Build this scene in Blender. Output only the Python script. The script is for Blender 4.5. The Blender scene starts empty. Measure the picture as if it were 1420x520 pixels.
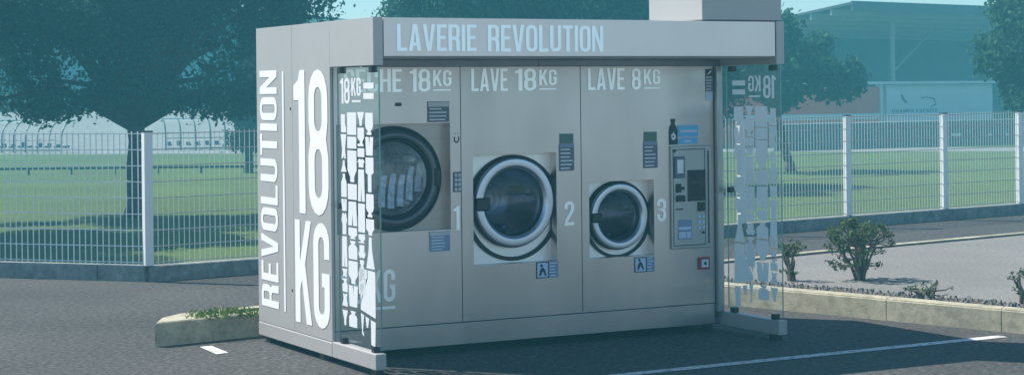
import bpy, math, random
import numpy as np
from mathutils import Matrix, Vector
from mathutils.geometry import tessellate_polygon
random.seed(7)
rng = np.random.default_rng(11)
R = math.radians
scene = bpy.context.scene
COL = scene.collection

# ------------------------------------------------------------------ camera constants
F, H0, ROLL, YAW, CX = 2557.66, 130.07, 0.0106, 0.4934, 710.0
EYE = 1.759
CR, SR = math.cos(ROLL), math.sin(ROLL)


def ray(px, py):
    a, b = px - CX, py - H0
    return ((CR * a - SR * b) / F, 1.0, -(SR * a + CR * b) / F)


def g(px, py, z=0.0):
    """point of the level plane z seen at a spot of the photograph"""
    r = ray(px, py)
    t = (z - EYE) / r[2]
    return Vector((r[0] * t, t, z))


def at(px, py, d):
    r = ray(px, py)
    return Vector((r[0] * d, d, r[2] * d + EYE))


# ------------------------------------------------------------------ object helpers
def tag(o, label=None, cat=None, group=None, kind=None):
    if label: o['label'] = label
    if cat: o['category'] = cat
    if group: o['group'] = group
    if kind: o['kind'] = kind
    return o


def empty(name, loc, rz=0.0, label=None, cat=None, group=None):
    o = bpy.data.objects.new(name, None)
    o.location = loc
    o.rotation_euler = (0, 0, rz)
    o.empty_display_size = 0.2
    COL.objects.link(o)
    return tag(o, label, cat, group)


class MB:
    def __init__(s):
        s.v, s.f, s.m = [], [], []
        s.mi = 0

    def add(s, vs, fs):
        n = len(s.v)
        s.v.extend([tuple(p) for p in vs])
        for f in fs:
            s.f.append([i + n for i in f])
            s.m.append(s.mi)
        return s

    def quad(s, a, b, c, d):
        return s.add([a, b, c, d], [[0, 1, 2, 3]])

    def box(s, x0, x1, y0, y1, z0, z1):
        v = [(x, y, z) for z in (z0, z1) for y in (y0, y1) for x in (x0, x1)]
        return s.add(v, [[0, 2, 3, 1], [4, 5, 7, 6], [0, 1, 5, 4], [2, 6, 7, 3], [0, 4, 6, 2], [1, 3, 7, 5]])

    def tube(s, p0, p1, r0, r1=None, n=6, cap=True):
        r1 = r0 if r1 is None else r1
        p0, p1 = Vector(p0), Vector(p1)
        d = (p1 - p0).normalized()
        a = d.orthogonal().normalized()
        b = d.cross(a)
        vs = []
        for p, r in ((p0, r0), (p1, r1)):
            for i in range(n):
                t = 2 * math.pi * i / n
                vs.append(p + (a * math.cos(t) + b * math.sin(t)) * r)
        fs = [[i, (i + 1) % n, n + (i + 1) % n, n + i] for i in range(n)]
        if cap:
            fs += [list(range(n))[::-1], list(range(n, 2 * n))]
        return s.add(vs, fs)

    def path(s, pts, radii, n=6):
        for i in range(len(pts) - 1):
            s.tube(pts[i], pts[i + 1], radii[i], radii[i + 1], n)
        return s

    def lathe(s, cx, cz, prof, n=48, closed=False):
        """revolve (radius, y) points about the axis through (cx, *, cz) along y"""
        vs = []
        for r, y in prof:
            for i in range(n):
                t = 2 * math.pi * i / n
                vs.append((cx + r * math.cos(t), y, cz + r * math.sin(t)))
        fs = []
        k = len(prof)
        for j in range(k if closed else k - 1):
            j2 = (j + 1) % k
            for i in range(n):
                i2 = (i + 1) % n
                fs.append([j * n + i, j * n + i2, j2 * n + i2, j2 * n + i])
        return s.add(vs, fs)

    def prism(s, poly, z0, z1):
        n = len(poly)
        vs = [(p[0], p[1], z0) for p in poly] + [(p[0], p[1], z1) for p in poly]
        fs = [list(range(n))[::-1], list(range(n, 2 * n))]
        fs += [[i, (i + 1) % n, n + (i + 1) % n, n + i] for i in range(n)]
        return s.add(vs, fs)

    def build(s, name, mats, parent=None, smooth=False, bevel=0.0):
        me = bpy.data.meshes.new(name)
        me.from_pydata(s.v, [], s.f)
        mats = mats if isinstance(mats, (list, tuple)) else [mats]
        for m in mats:
            me.materials.append(m)
        if len(mats) > 1:
            me.polygons.foreach_set('material_index', s.m)
        if smooth:
            me.polygons.foreach_set('use_smooth', [True] * len(me.polygons))
        me.update()
        o = bpy.data.objects.new(name, me)
        COL.objects.link(o)
        if parent:
            o.parent = parent
        if bevel:
            b = o.modifiers.new('bevel', 'BEVEL')
            b.width, b.segments, b.limit_method = bevel, 2, 'ANGLE'
        return o


# ------------------------------------------------------------------ materials
def mat(name, base=(.5, .5, .5), rough=.5, metal=0., spec=.5, noise=None, bump=None, emission=None):
    """noise = (scale, amount, detail [, stretch xyz]); bump = (scale, strength, distance)"""
    m = bpy.data.materials.new(name)
    m.use_nodes = True
    nt = m.node_tree
    bs = nt.nodes['Principled BSDF']
    bs.inputs['Base Color'].default_value = (*base, 1)
    bs.inputs['Roughness'].default_value = rough
    bs.inputs['Metallic'].default_value = metal
    bs.inputs['Specular IOR Level'].default_value = spec
    tc = nt.nodes.new('ShaderNodeTexCoord')

    def coords(stretch):
        mp = nt.nodes.new('ShaderNodeMapping')
        mp.inputs['Scale'].default_value = stretch
        nt.links.new(tc.outputs['Object'], mp.inputs['Vector'])
        return mp.outputs['Vector']
    if noise:
        sc, am, de = noise[:3]
        n = nt.nodes.new('ShaderNodeTexNoise')
        n.inputs['Scale'].default_value = sc
        n.inputs['Detail'].default_value = de
        n.inputs['Roughness'].default_value = .65
        nt.links.new(coords(noise[3] if len(noise) > 3 else (1, 1, 1)), n.inputs['Vector'])
        r = nt.nodes.new('ShaderNodeValToRGB')
        lo = [max(0, c * (1 - am)) for c in base]
        hi = [min(1, c * (1 + am)) for c in base]
        r.color_ramp.elements[0].position, r.color_ramp.elements[1].position = .3, .7
        r.color_ramp.elements[0].color = (*lo, 1)
        r.color_ramp.elements[1].color = (*hi, 1)
        nt.links.new(n.outputs['Fac'], r.inputs['Fac'])
        nt.links.new(r.outputs['Color'], bs.inputs['Base Color'])
    if bump:
        n = nt.nodes.new('ShaderNodeTexNoise')
        n.inputs['Scale'].default_value = bump[0]
        n.inputs['Detail'].default_value = 4
        nt.links.new(coords(bump[3] if len(bump) > 3 else (1, 1, 1)), n.inputs['Vector'])
        b = nt.nodes.new('ShaderNodeBump')
        b.inputs['Strength'].default_value = bump[1]
        b.inputs['Distance'].default_value = bump[2]
        nt.links.new(n.outputs['Fac'], b.inputs['Height'])
        nt.links.new(b.outputs['Normal'], bs.inputs['Normal'])
    return m


def speckle(name, dark, mid, light, scale, rough=.9, bumpd=.01, big=.25, bigscale=.35):
    """two layers of noise: fine grains and broad stains (asphalt, gravel, concrete, grass)"""
    m = bpy.data.materials.new(name)
    m.use_nodes = True
    nt = m.node_tree
    L = nt.links.new
    bs = nt.nodes['Principled BSDF']
    bs.inputs['Roughness'].default_value = rough
    bs.inputs['Specular IOR Level'].default_value = .3
    tc = nt.nodes.new('ShaderNodeTexCoord')
    n = nt.nodes.new('ShaderNodeTexNoise')
    n.inputs['Scale'].default_value = scale
    n.inputs['Detail'].default_value = 5
    n.inputs['Roughness'].default_value = .75
    L(tc.outputs['Object'], n.inputs['Vector'])
    r = nt.nodes.new('ShaderNodeValToRGB')
    e = r.color_ramp.elements
    e[0].position, e[1].position = .33, .68
    e[0].color, e[1].color = (*dark, 1), (*light, 1)
    k = e.new(.5)
    k.color = (*mid, 1)
    L(n.outputs['Fac'], r.inputs['Fac'])
    n2 = nt.nodes.new('ShaderNodeTexNoise')
    n2.inputs['Scale'].default_value = bigscale
    n2.inputs['Detail'].default_value = 6
    n2.inputs['Roughness'].default_value = .6
    L(tc.outputs['Object'], n2.inputs['Vector'])
    mr = nt.nodes.new('ShaderNodeMapRange')
    mr.inputs['From Min'].default_value, mr.inputs['From Max'].default_value = .3, .7
    mr.inputs['To Min'].default_value, mr.inputs['To Max'].default_value = 1 - big, 1 + big
    L(n2.outputs['Fac'], mr.inputs['Value'])
    mx = nt.nodes.new('ShaderNodeVectorMath')
    mx.operation = 'SCALE'
    L(r.outputs['Color'], mx.inputs[0])
    L(mr.outputs['Result'], mx.inputs['Scale'])
    L(mx.outputs['Vector'], bs.inputs['Base Color'])
    b = nt.nodes.new('ShaderNodeBump')
    b.inputs['Strength'].default_value = .8
    b.inputs['Distance'].default_value = bumpd
    L(n.outputs['Fac'], b.inputs['Height'])
    L(b.outputs['Normal'], bs.inputs['Normal'])
    return m


def leafmat(name, dark, light, scale=1.2, trans=.3):
    m = bpy.data.materials.new(name)
    m.use_nodes = True
    nt = m.node_tree
    L = nt.links.new
    nt.nodes.clear()
    out = nt.nodes.new('ShaderNodeOutputMaterial')
    tc = nt.nodes.new('ShaderNodeTexCoord')
    n = nt.nodes.new('ShaderNodeTexNoise')
    n.inputs['Scale'].default_value = scale
    n.inputs['Detail'].default_value = 6
    n.inputs['Roughness'].default_value = .8
    L(tc.outputs['Object'], n.inputs['Vector'])
    r = nt.nodes.new('ShaderNodeValToRGB')
    r.color_ramp.elements[0].position, r.color_ramp.elements[1].position = .32, .7
    r.color_ramp.elements[0].color, r.color_ramp.elements[1].color = (*dark, 1), (*light, 1)
    L(n.outputs['Fac'], r.inputs['Fac'])
    d = nt.nodes.new('ShaderNodeBsdfDiffuse')
    t = nt.nodes.new('ShaderNodeBsdfTranslucent')
    mx = nt.nodes.new('ShaderNodeMixShader')
    mx.inputs['Fac'].default_value = trans
    L(r.outputs['Color'], d.inputs['Color'])
    L(r.outputs['Color'], t.inputs['Color'])
    L(d.outputs['BSDF'], mx.inputs[1])
    L(t.outputs['BSDF'], mx.inputs[2])
    L(mx.outputs['Shader'], out.inputs['Surface'])
    return m


def glassmat(name, tint, ior=1.5, rough=.01, extra=0.0):
    m = bpy.data.materials.new(name)
    m.use_nodes = True
    nt = m.node_tree
    L = nt.links.new
    nt.nodes.clear()
    out = nt.nodes.new('ShaderNodeOutputMaterial')
    t = nt.nodes.new('ShaderNodeBsdfTransparent')
    t.inputs['Color'].default_value = (*tint, 1)
    gl = nt.nodes.new('ShaderNodeBsdfGlossy')
    gl.inputs['Roughness'].default_value = rough
    # Schlick's rule, the same from either side of the sheet
    ge = nt.nodes.new('ShaderNodeNewGeometry')
    dt = nt.nodes.new('ShaderNodeVectorMath'); dt.operation = 'DOT_PRODUCT'
    L(ge.outputs['Incoming'], dt.inputs[0]); L(ge.outputs['Normal'], dt.inputs[1])
    ab = nt.nodes.new('ShaderNodeMath'); ab.operation = 'ABSOLUTE'
    L(dt.outputs['Value'], ab.inputs[0])
    su = nt.nodes.new('ShaderNodeMath'); su.operation = 'SUBTRACT'; su.inputs[0].default_value = 1
    L(ab.outputs['Value'], su.inputs[1])
    pw = nt.nodes.new('ShaderNodeMath'); pw.operation = 'POWER'; pw.inputs[1].default_value = 5
    L(su.outputs['Value'], pw.inputs[0])
    f0 = ((ior - 1) / (ior + 1)) ** 2
    ad = nt.nodes.new('ShaderNodeMath'); ad.operation = 'MULTIPLY_ADD'
    ad.use_clamp = True
    ad.inputs[1].default_value = 1 - f0
    ad.inputs[2].default_value = f0 + extra
    L(pw.outputs['Value'], ad.inputs[0])
    mx = nt.nodes.new('ShaderNodeMixShader')
    L(ad.outputs['Value'], mx.inputs['Fac'])
    L(t.outputs['BSDF'], mx.inputs[1])
    L(gl.outputs['BSDF'], mx.inputs[2])
    L(mx.outputs['Shader'], out.inputs['Surface'])
    return m


M = {}
M['asphalt'] = speckle('asphalt', (.020, .0195, .019), (.056, .055, .053), (.135, .132, .127), 24, bumpd=.012, big=.24, bigscale=.5)
M['gravel'] = speckle('gravel', (.11, .107, .10), (.195, .19, .178), (.275, .27, .25), 34, bumpd=.012, big=.10, bigscale=.9)
M['soil'] = speckle('soil', (.03, .025, .02), (.11, .09, .07), (.24, .21, .17), 30, bumpd=.03, big=.3, bigscale=2)
M['concrete'] = speckle('pale_concrete', (.25, .235, .17), (.37, .345, .255), (.46, .43, .33), 8, bumpd=.006, big=.26, bigscale=1.7)
M['bounce_apron'] = speckle('pale_bounce_apron', (.38, .37, .35), (.50, .49, .46), (.58, .57, .54), 5, bumpd=.004, big=.12, bigscale=.4)
M['old_concrete'] = speckle('old_concrete', (.13, .14, .14), (.22, .23, .23), (.31, .32, .31), 9, bumpd=.004, big=.2, bigscale=2.5)
M['grass'] = speckle('grass', (.038, .072, .010), (.070, .120, .018), (.12, .165, .03), 14, bumpd=.04, big=.22, bigscale=.16)
M['paint'] = speckle('road_paint', (.08, .08, .08), (.62, .62, .60), (.74, .74, .72), 20, bumpd=.003, big=.1, bigscale=3)
M['path'] = speckle('pale_path', (.16, .17, .16), (.225, .235, .225), (.28, .28, .27), 3, bumpd=.01, big=.1)
M['hill'] = speckle('hill', (.03, .06, .03), (.05, .09, .045), (.08, .12, .06), .08, bumpd=.1, big=.2, bigscale=.02)

M['steel'] = mat('brushed_steel', (.53, .485, .475), .31, .92, noise=(1.0, .17, 3, (1.3, 1.3, .45)), bump=(60, .02, .002, (6, 6, .15)))
M['clad'] = mat('side_cladding', (.45, .43, .415), .42, .25, noise=(1.6, .04, 5), bump=(3, .03, .004))
M['cap'] = mat('cap_cladding', (.45, .43, .415), .42, .25, noise=(2.2, .04, 5))
M['fascia'] = mat('fascia_panel', (.85, .745, .69), .38, .5, noise=(1.3, .05, 4))
M['cowl'] = mat('cowl_sheet', (.40, .40, .39), .42, .2, noise=(1.5, .04, 4))
M['header'] = mat('header_metal', (.22, .23, .25), .4, .6, noise=(5, .1, 4))
M['dark'] = mat('black_plastic', (.012, .012, .014), .38, noise=(8, .3, 3))
M['rubber'] = mat('black_rubber', (.01, .01, .011), .55)
M['plate'] = mat('machine_plate', (.90, .87, .85), .42, .75, noise=(1.5, .05, 5, (1, 1, 8)))
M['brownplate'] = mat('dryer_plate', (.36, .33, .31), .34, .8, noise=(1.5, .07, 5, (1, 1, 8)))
M['ring'] = mat('door_ring', (.56, .60, .68), .30, .8, noise=(4, .05, 3))
M['dryring'] = mat('dryer_door_ring', (.11, .115, .13), .3, .5, noise=(4, .08, 3))
M['drum'] = mat('drum_steel', (.42, .43, .45), .25, 1.0, noise=(9, .15, 4))
M['drumbright'] = mat('dryer_drum_steel', (.80, .80, .80), .38, .6, noise=(26, .35, 2))
M['white'] = mat('white_vinyl', (.86, .86, .86), .45, noise=(7, .02, 3))
M['palevinyl'] = mat('pale_vinyl', (.70, .74, .78), .45, noise=(7, .03, 3))
M['bluevinyl'] = mat('pale_blue_vinyl', (.95, .97, 1.0), .36, .9, noise=(7, .03, 3))
M['silver'] = mat('silver_vinyl', (.97, .96, .95), .36, .95, noise=(7, .05, 3))
M['greyvinyl'] = mat('grey_vinyl', (.58, .59, .60), .5, noise=(7, .05, 3))
M['gwhite'] = leafmat('glass_print', (.84, .86, .86), (.88, .9, .9), 9, .22)
M['noticegrey'] = mat('notice_grey', (.13, .155, .20), .4, noise=(8, .1, 3))
M['noticeblue'] = mat('notice_blue', (.22, .30, .44), .4, noise=(8, .08, 3))
M['noticegreen'] = mat('notice_green', (.09, .17, .15), .4, noise=(8, .1, 3))
M['stickblue'] = mat('sticker_blue', (.55, .68, .86), .4, noise=(8, .04, 3))
M['cyan'] = mat('sign_cyan', (.16, .50, .82), .4, noise=(8, .04, 3))
M['navy'] = mat('navy_print', (.012, .02, .045), .4)
M['red'] = mat('red_frame', (.36, .03, .05), .4, noise=(8, .08, 3))
M['screen'] = mat('dark_screen', (.008, .008, .012), .12, noise=(8, .2, 3))
M['termbox'] = mat('terminal_plate', (.42, .44, .44), .35, .7, noise=(2, .05, 4, (8, 8, 1)))
M['fence'] = mat('white_fence_coating', (.80, .82, .80), .45, noise=(3, .05, 4))
M['fence_dull'] = mat('dull_fence_coating', (.45, .48, .47), .5, noise=(3, .08, 4))  # greyer, darker coating for the mesh of the long fence
M['bark'] = mat('bark', (.055, .045, .038), .9, noise=(9, .5, 6, (1, 1, .3)), bump=(14, .8, .03, (1, 1, .3)))
M['stem'] = mat('shrub_stem', (.13, .12, .10), .85, noise=(20, .4, 5), bump=(40, .5, .004))
M['leaf_main_hazed'] = leafmat('leaf_main_hazed', (.018, .068, .066), (.085, .18, .15), 1.2, .5)  # tree leaf and needle colours from here have the haze's teal mixed in
M['leaf_far_hazed'] = leafmat('leaf_far_hazed', (.018, .065, .062), (.06, .145, .13), .7)
M['leaf_mid_hazed'] = leafmat('leaf_mid_hazed', (.02, .082, .066), (.08, .19, .135))
M['leaf_right_hazed'] = leafmat('leaf_right_hazed', (.022, .075, .055), (.09, .185, .115))
M['needle_hazed'] = leafmat('needle_hazed', (.02, .05, .042), (.05, .10, .075), 1.5, .2)
M['leaf_shrub'] = leafmat('leaf_shrub', (.05, .085, .045), (.16, .23, .12), 9)
M['weed'] = leafmat('weed', (.05, .10, .025), (.16, .23, .06), 7)
M['roofsheet'] = mat('stand_roof', (.07, .085, .095), .5, .3, noise=(.8, .1, 4))
M['purlin'] = mat('purlin_steel', (.34, .36, .37), .5, .2, noise=(.8, .1, 4))
M['emblem'] = mat('emblem_grey', (.15, .19, .23), .6, noise=(1, .1, 3))
M['standdark'] = mat('stand_dark', (.05, .065, .075), .7, noise=(.6, .2, 5))
M['orange'] = mat('orange_panel', (.85, .10, .03), .6, noise=(.7, .1, 4))
M['standwhite'] = mat('stand_white', (.78, .80, .82), .5, noise=(.5, .06, 4))
M['hoard'] = mat('dark_hoarding', (.045, .06, .07), .6, noise=(.9, .2, 4))
M['poly'] = mat('shelter_sheet', (.27, .32, .31), .8, noise=(1.2, .08, 4))
M['tubegrey'] = mat('dark_tube', (.035, .05, .055), .5, .3)
M['palewall'] = mat('pale_render', (.48, .53, .51), .8, noise=(.7, .1, 5))
M['tile'] = mat('pale_tile', (.38, .42, .42), .7, noise=(1.2, .12, 5))
M['gback'] = leafmat('glass_print_backlit', (.86, .88, .88), (.9, .92, .92), 9, .78)  # more translucent copy of the print, brightened for the shaded right screen
M['glass'] = glassmat('panel_glass', (.955, .98, .975), 1.42)
M['glassedge'] = mat('glass_edge', (.16, .40, .34), .15)
M['porthole'] = glassmat('porthole_glass', (.46, .52, .62), 1.45, .015, .0)
M['dryglass'] = glassmat('dryer_glass', (.74, .77, .80), 1.5, .015, .0)


# ------------------------------------------------------------------ condensed lettering
def arc(cx, cy, rx, ry, a0, a1, n=8):
    return [(cx + rx * math.cos(R(a0 + (a1 - a0) * i / n)), cy + ry * math.sin(R(a0 + (a1 - a0) * i / n))) for i in range(n + 1)]


def stroke(pts, w):
    """constant-width band along an open centre line, as one outline"""
    P = [Vector(p) for i, p in enumerate(pts) if i == 0 or (Vector(p) - Vector(pts[i - 1])).length > 1e-4]
    l, r = [], []
    for i, p in enumerate(P):
        if i == 0: n = (P[1] - P[0]).normalized().orthogonal()
        elif i == len(P) - 1: n = (P[-1] - P[-2]).normalized().orthogonal()
        else:
            a = (P[i] - P[i - 1]).normalized().orthogonal()
            b = (P[i + 1] - P[i]).normalized().orthogonal()
            n = (a + b).normalized()
            n = n / max(.45, n.dot(a))
        l.append(tuple(p + n * w / 2))
        r.append(tuple(p - n * w / 2))
    return l + r[::-1]


def rrect(x0, x1, y0, y1, r):
    r = min(r, (x1 - x0) / 2 - 1e-4, (y1 - y0) / 2 - 1e-4)
    return (arc(x1 - r, y1 - r, r, r, 0, 90) + arc(x0 + r, y1 - r, r, r, 90, 180)
            + arc(x0 + r, y0 + r, r, r, 180, 270) + arc(x1 - r, y0 + r, r, r, 270, 360))


W_ = .132
h_ = W_ / 2
GL = {
    'I': ([[[(0, 0), (W_, 0), (W_, 1), (0, 1)]]], W_),
    'L': ([[[(0, 0), (.36, 0), (.36, .12), (W_, .12), (W_, 1), (0, 1)]]], .36),
    'T': ([[[(.13, 0), (.13 + W_, 0), (.13 + W_, .88), (.39, .88), (.39, 1), (0, 1), (0, .88), (.13, .88)]]], .39),
    'E': ([[[(0, 0), (.36, 0), (.36, .12), (W_, .12), (W_, .45), (.32, .45), (.32, .57), (W_, .57), (W_, .88), (.36, .88), (.36, 1), (0, 1)]]], .36),
    'H': ([[[(0, 0), (W_, 0), (W_, .44), (.42 - W_, .44), (.42 - W_, 0), (.42, 0), (.42, 1), (.42 - W_, 1), (.42 - W_, .56), (W_, .56), (W_, 1), (0, 1)]]], .42),
    'A': ([[[(0, 0), (.13, 0), (.157, .19), (.283, .19), (.31, 0), (.44, 0), (.295, 1), (.145, 1)], [(.175, .31), (.265, .31), (.22, .72)]]], .44),
    'V': ([[[(.145, 0), (.295, 0), (.44, 1), (.31, 1), (.22, .28), (.13, 1), (0, 1)]]], .44),
    'N': ([[[(0, 0), (.12, 0), (.12, .6), (.31, 0), (.43, 0), (.43, 1), (.31, 1), (.31, .4), (.12, 1), (0, 1)]]], .43),
    'K': ([[[(0, 0), (W_, 0), (W_, .32), (.178, .42), (.295, 0), (.435, 0), (.265, .58), (.43, 1), (.295, 1), (W_, .6), (W_, 1), (0, 1)]]], .435),
    'P': ([[[(0, 0), (W_, 0), (W_, .40)] + arc(.25, .56, .16, .16, -90, 0) + arc(.25, .84, .16, .16, 0, 90) + [(0, 1)],
            [(W_, .52)] + arc(.22, .58, .06, .06, -90, 0) + arc(.22, .82, .06, .06, 0, 90) + [(W_, .88)]]], .41),
    'R': ([[[(0, 0), (W_, 0), (W_, .42), (.23, .42), (.275, .36), (.285, 0), (.42, 0), (.41, .36), (.36, .48), (.405, .56)] + arc(.25, .84, .16, .16, 0, 90) + [(0, 1)],
            [(W_, .54)] + arc(.22, .60, .06, .06, -90, 0) + arc(.22, .82, .06, .06, 0, 90) + [(W_, .88)]]], .42),
    'U': ([[stroke([(h_, 1), (h_, .2)] + arc(.21, .2, .21 - h_, .2 - h_, 180, 360) + [(.42 - h_, .2), (.42 - h_, 1)], W_)]], .42),
    'O': ([[rrect(0, .42, 0, 1, .2), rrect(W_, .42 - W_, .12, .88, .08)]], .42),
    '0': ([[rrect(0, .42, 0, 1, .2), rrect(W_, .42 - W_, .12, .88, .08)]], .42),
    '8': ([[arc(.21, .2, .21, .2, 180, 360) + [(.42, .4)] + [(.375, .52)] + [(.41, .64)] + arc(.21, .8, .20, .2, 0, 180) + [(.01, .64), (.045, .52), (0, .4)],
            rrect(W_, .42 - W_, .12, .455, .08), rrect(W_, .42 - W_, .575, .88, .08)]], .42),
    'C': ([[stroke([(.41 - h_, .64), (.41 - h_, .8)] + arc(.205, .8, .205 - h_, .2 - h_, 0, 180) + arc(.205, .2, .205 - h_, .2 - h_, 180, 360) + [(.41 - h_, .36)], W_)]], .41),
    'G': ([[stroke([(.41 - h_, .66), (.41 - h_, .8)] + arc(.205, .8, .205 - h_, .2 - h_, 0, 180) + arc(.205, .2, .205 - h_, .2 - h_, 180, 360) + [(.41 - h_, .46), (.215, .46)], W_)]], .41),
    'S': ([[stroke([(.39 - h_, .70), (.39 - h_, .82)] + arc(.195, .82, .195 - h_, .18 - h_, 0, 180) + [(h_, .70), (h_ + .02, .62), (.39 - h_ - .02, .38), (.39 - h_, .28)] + arc(.195, .18, .195 - h_, .18 - h_, 0, -180) + [(h_, .30)], W_)]], .39),
    'M': ([[[(0, 0), (.12, 0), (.12, .62), (.22, 0), (.32, 0), (.42, .62), (.42, 0), (.54, 0), (.54, 1), (.39, 1), (.27, .35), (.15, 1), (0, 1)]]], .54),
    '1': ([[[(.11, 0), (.245, 0), (.245, 1), (.14, 1), (.10, .93), (0, .89), (0, .79), (.11, .79)]]], .245),
    '2': ([[stroke([(h_, .68), (h_, .80)] + arc(.2, .80, .2 - h_, .2 - h_, 180, 0) + [(.4 - h_, .72), (.4 - h_ - .03, .58), (h_ + .03, .22), (h_, h_), (.39, h_)], W_)]], .4),
    '3': ([[stroke([(h_, .70), (h_, .80)] + arc(.2, .80, .2 - h_, .2 - h_, 180, 0) + [(.4 - h_, .62), (.4 - h_ - .05, .53), (.19, .52), (.4 - h_ - .05, .50), (.4 - h_, .40), (.4 - h_, .2)] + arc(.2, .2, .2 - h_, .2 - h_, 0, -180) + [(h_, .32)], W_)]], .4),
    '=': ([[[(0, .28), (.5, .28), (.5, .43), (0, .43)]], [[(0, .60), (.5, .60), (.5, .75), (0, .75)]]], .5),
    '_': ([[[(0, -.16), (.9, -.16), (.9, -.06), (0, -.06)]]], .9),
    ' ': ([], .2),
}
GL['È'] = (GL['E'][0] + [[[(.05, 1.20), (.17, 1.20), (.25, 1.06), (.17, 1.06)]]], .36)


def text_polys(s, gap=.055):
    out, x = [], 0.
    for ch in s:
        polys, w = GL[ch]
        for p in polys:
            out.append([[(a + x, b) for a, b in c] for c in p])
        x += w + gap
    return out, x - gap


def put_polys(mb, polys, fn):
    for p in polys:
        tri = tessellate_polygon([[Vector((a, b, 0)) for a, b in c] for c in p])
        flat = [q for c in p for q in c]
        mb.add([fn(a, b) for a, b in flat], [list(t) for t in tri])


def text(mb, s, fn, x0, x1, y0, h, gap=.055):
    """letters of height h fitted between x0 and x1, base line y0; fn maps (x, y) to a point"""
    polys, w = text_polys(s, gap)
    k = (x1 - x0) / w
    put_polys(mb, polys, lambda a, b: fn(x0 + a * k, y0 + b * h))


# ------------------------------------------------------------------ the laundry kiosk
U = Vector((math.cos(YAW), math.sin(YAW), 0))
V = Vector((-math.sin(YAW), math.cos(YAW), 0))
FL = Vector((-.8613, 11.4828, 0))
W, D, TOP, ARM = 3.1556, 2.0709, 2.245, .07
CU, CV = -4.6795, -10.521          # the viewpoint in the kiosk's own axes
WALL = .70


def world(u, v, z):
    return FL + U * u + V * v + Vector((0, 0, z))


def ap(u, z, off):
    """what shows at (u, z) of the wall plane, moved to depth off"""
    k = (off - CV) / (WALL - CV)
    return CU + (u - CU) * k, EYE + (z - EYE) * k


kiosk = empty('laundry_kiosk', FL, YAW, 'grey steel self-service laundry kiosk with glass side screens standing on the car park', 'kiosk')

# side cladding, left: two panels with a seam, then right side and back
side = MB()
side.box(0, .02, .705, 1.3735, .145, TOP)
side.box(0, .02, 1.3765, D, .145, TOP)
side.build('side_panel', M['clad'], kiosk, bevel=.0015)
b = MB(); b.box(W - .02, W, .76, D, .145, TOP)
b.build('side_panel', M['clad'], kiosk, bevel=.004)
b = MB(); b.box(.021, W - .021, D - .025, D, .1, TOP - .004)
b.build('back_panel', M['clad'], kiosk)
b = MB(); b.box(.021, W - .021, .03, D - .026, TOP - .05, TOP - .012)
b.build('roof', M['clad'], kiosk)
b = MB(); b.box(.021, W - .021, .73, D - .026, .06, .10)
b.build('floor_tray', M['header'], kiosk)
# base rails: strip along each side out to the front feet
for x0, x1 in ((-.004, ARM), (W - ARM, W + .004)):
    b = MB()
    b.box(x0, x1, 0, .702, .045, .147)
    b.box(x0 + (0 if x0 < 1 else 0), x1, .705, D, .045, .141)
    b.build('base_rail', M['cap'], kiosk, bevel=.006)
for x in (.02, W - .06):
    for y in (.05, .9, 1.9):
        b = MB(); b.box(x, x + .05, y, y + .08, -.002, .046)
        b.build('foot', M['dark'], kiosk)
# canopy: two end caps, front fascia, header, soffit
for x0 in (0, W - ARM + .004):
    b = MB(); b.box(x0, x0 + ARM - .004, 0, .704, 1.945, TOP)
    b.build('canopy_cap', M['clad'], kiosk, bevel=.0015)
b = MB(); b.box(ARM + .004, W - ARM - .004, .004, .03, 2.0, TOP - .002)
fas = b.build('fascia', M['fascia'], kiosk, bevel=.003)
b = MB(); b.box(ARM - .002, W - ARM + .002, .031, .70, 1.992, 2.012)
b.build('soffit', M['header'], kiosk)
b = MB()
b.box(.03, 1.56, .69, .72, 1.948, 1.990)
b.box(1.565, W - ARM - .002, .69, .72, 1.948, 1.990)
b.build('header', M['header'], kiosk)
# flue cowl on the roof
b = MB(); b.box(2.474, W - .012, .012, .69, TOP + .006, TOP + .62)
cowl = b.build('flue_cowl', M['cowl'], kiosk, bevel=.004)
b = MB(); b.box(2.49, W - .03, .03, .67, TOP - .012, TOP + .0065)
b.build('cowl_collar', M['dark'], cowl)


# front wall panels with the machine openings
def holed(mb, u0, u1, z0, z1, hu0, hu1, hz0, hz1, y=WALL, depth=.10):
    A = [(u0, y, z0), (u1, y, z0), (u1, y, z1), (u0, y, z1)]
    B = [(hu0, y, hz0), (hu1, y, hz0), (hu1, y, hz1), (hu0, y, hz1)]
    C = [(p[0], y + depth, p[2]) for p in B]
    Eo = [(p[0], y + .02, p[2]) for p in A]
    for i in range(4):
        j = (i + 1) % 4
        mb.quad(A[i], A[j], B[j], B[i])
        mb.quad(B[i], B[j], C[j], C[i])
        mb.quad(A[j], A[i], Eo[i], Eo[j])


HOLE = [(.04, .874, .845, 1.566), (1.045, 1.700, .588, 1.345), (1.964, 2.506, .588, 1.130)]
PAN = [(.022, .952), (.958, 1.899), (1.905, 3.028)]
panels = []
for (u0, u1), h in zip(PAN, HOLE):
    b = MB(); holed(b, u0, u1, .214, 1.944, *h)
    panels.append(b.build('front_panel', M['steel'], kiosk))
b = MB(); b.box(.022, 3.028, WALL + .004, .73, .06, .207)
b.build('plinth', M['steel'], kiosk, bevel=.003)
b = MB()
b.box(3.036, 3.060, .66, .76, .149, 1.944)
b.box(3.066, 3.094, .68, .76, .149, 1.944)
b.build('corner_post', M['termbox'], kiosk, bevel=.003)
b = MB(); b.box(.022, .05, .705, .73, .149, 1.944)
b.build('corner_post', M['header'], kiosk)


def fw(off=WALL - .003):
    return lambda x, z: (x, off, z)


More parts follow.
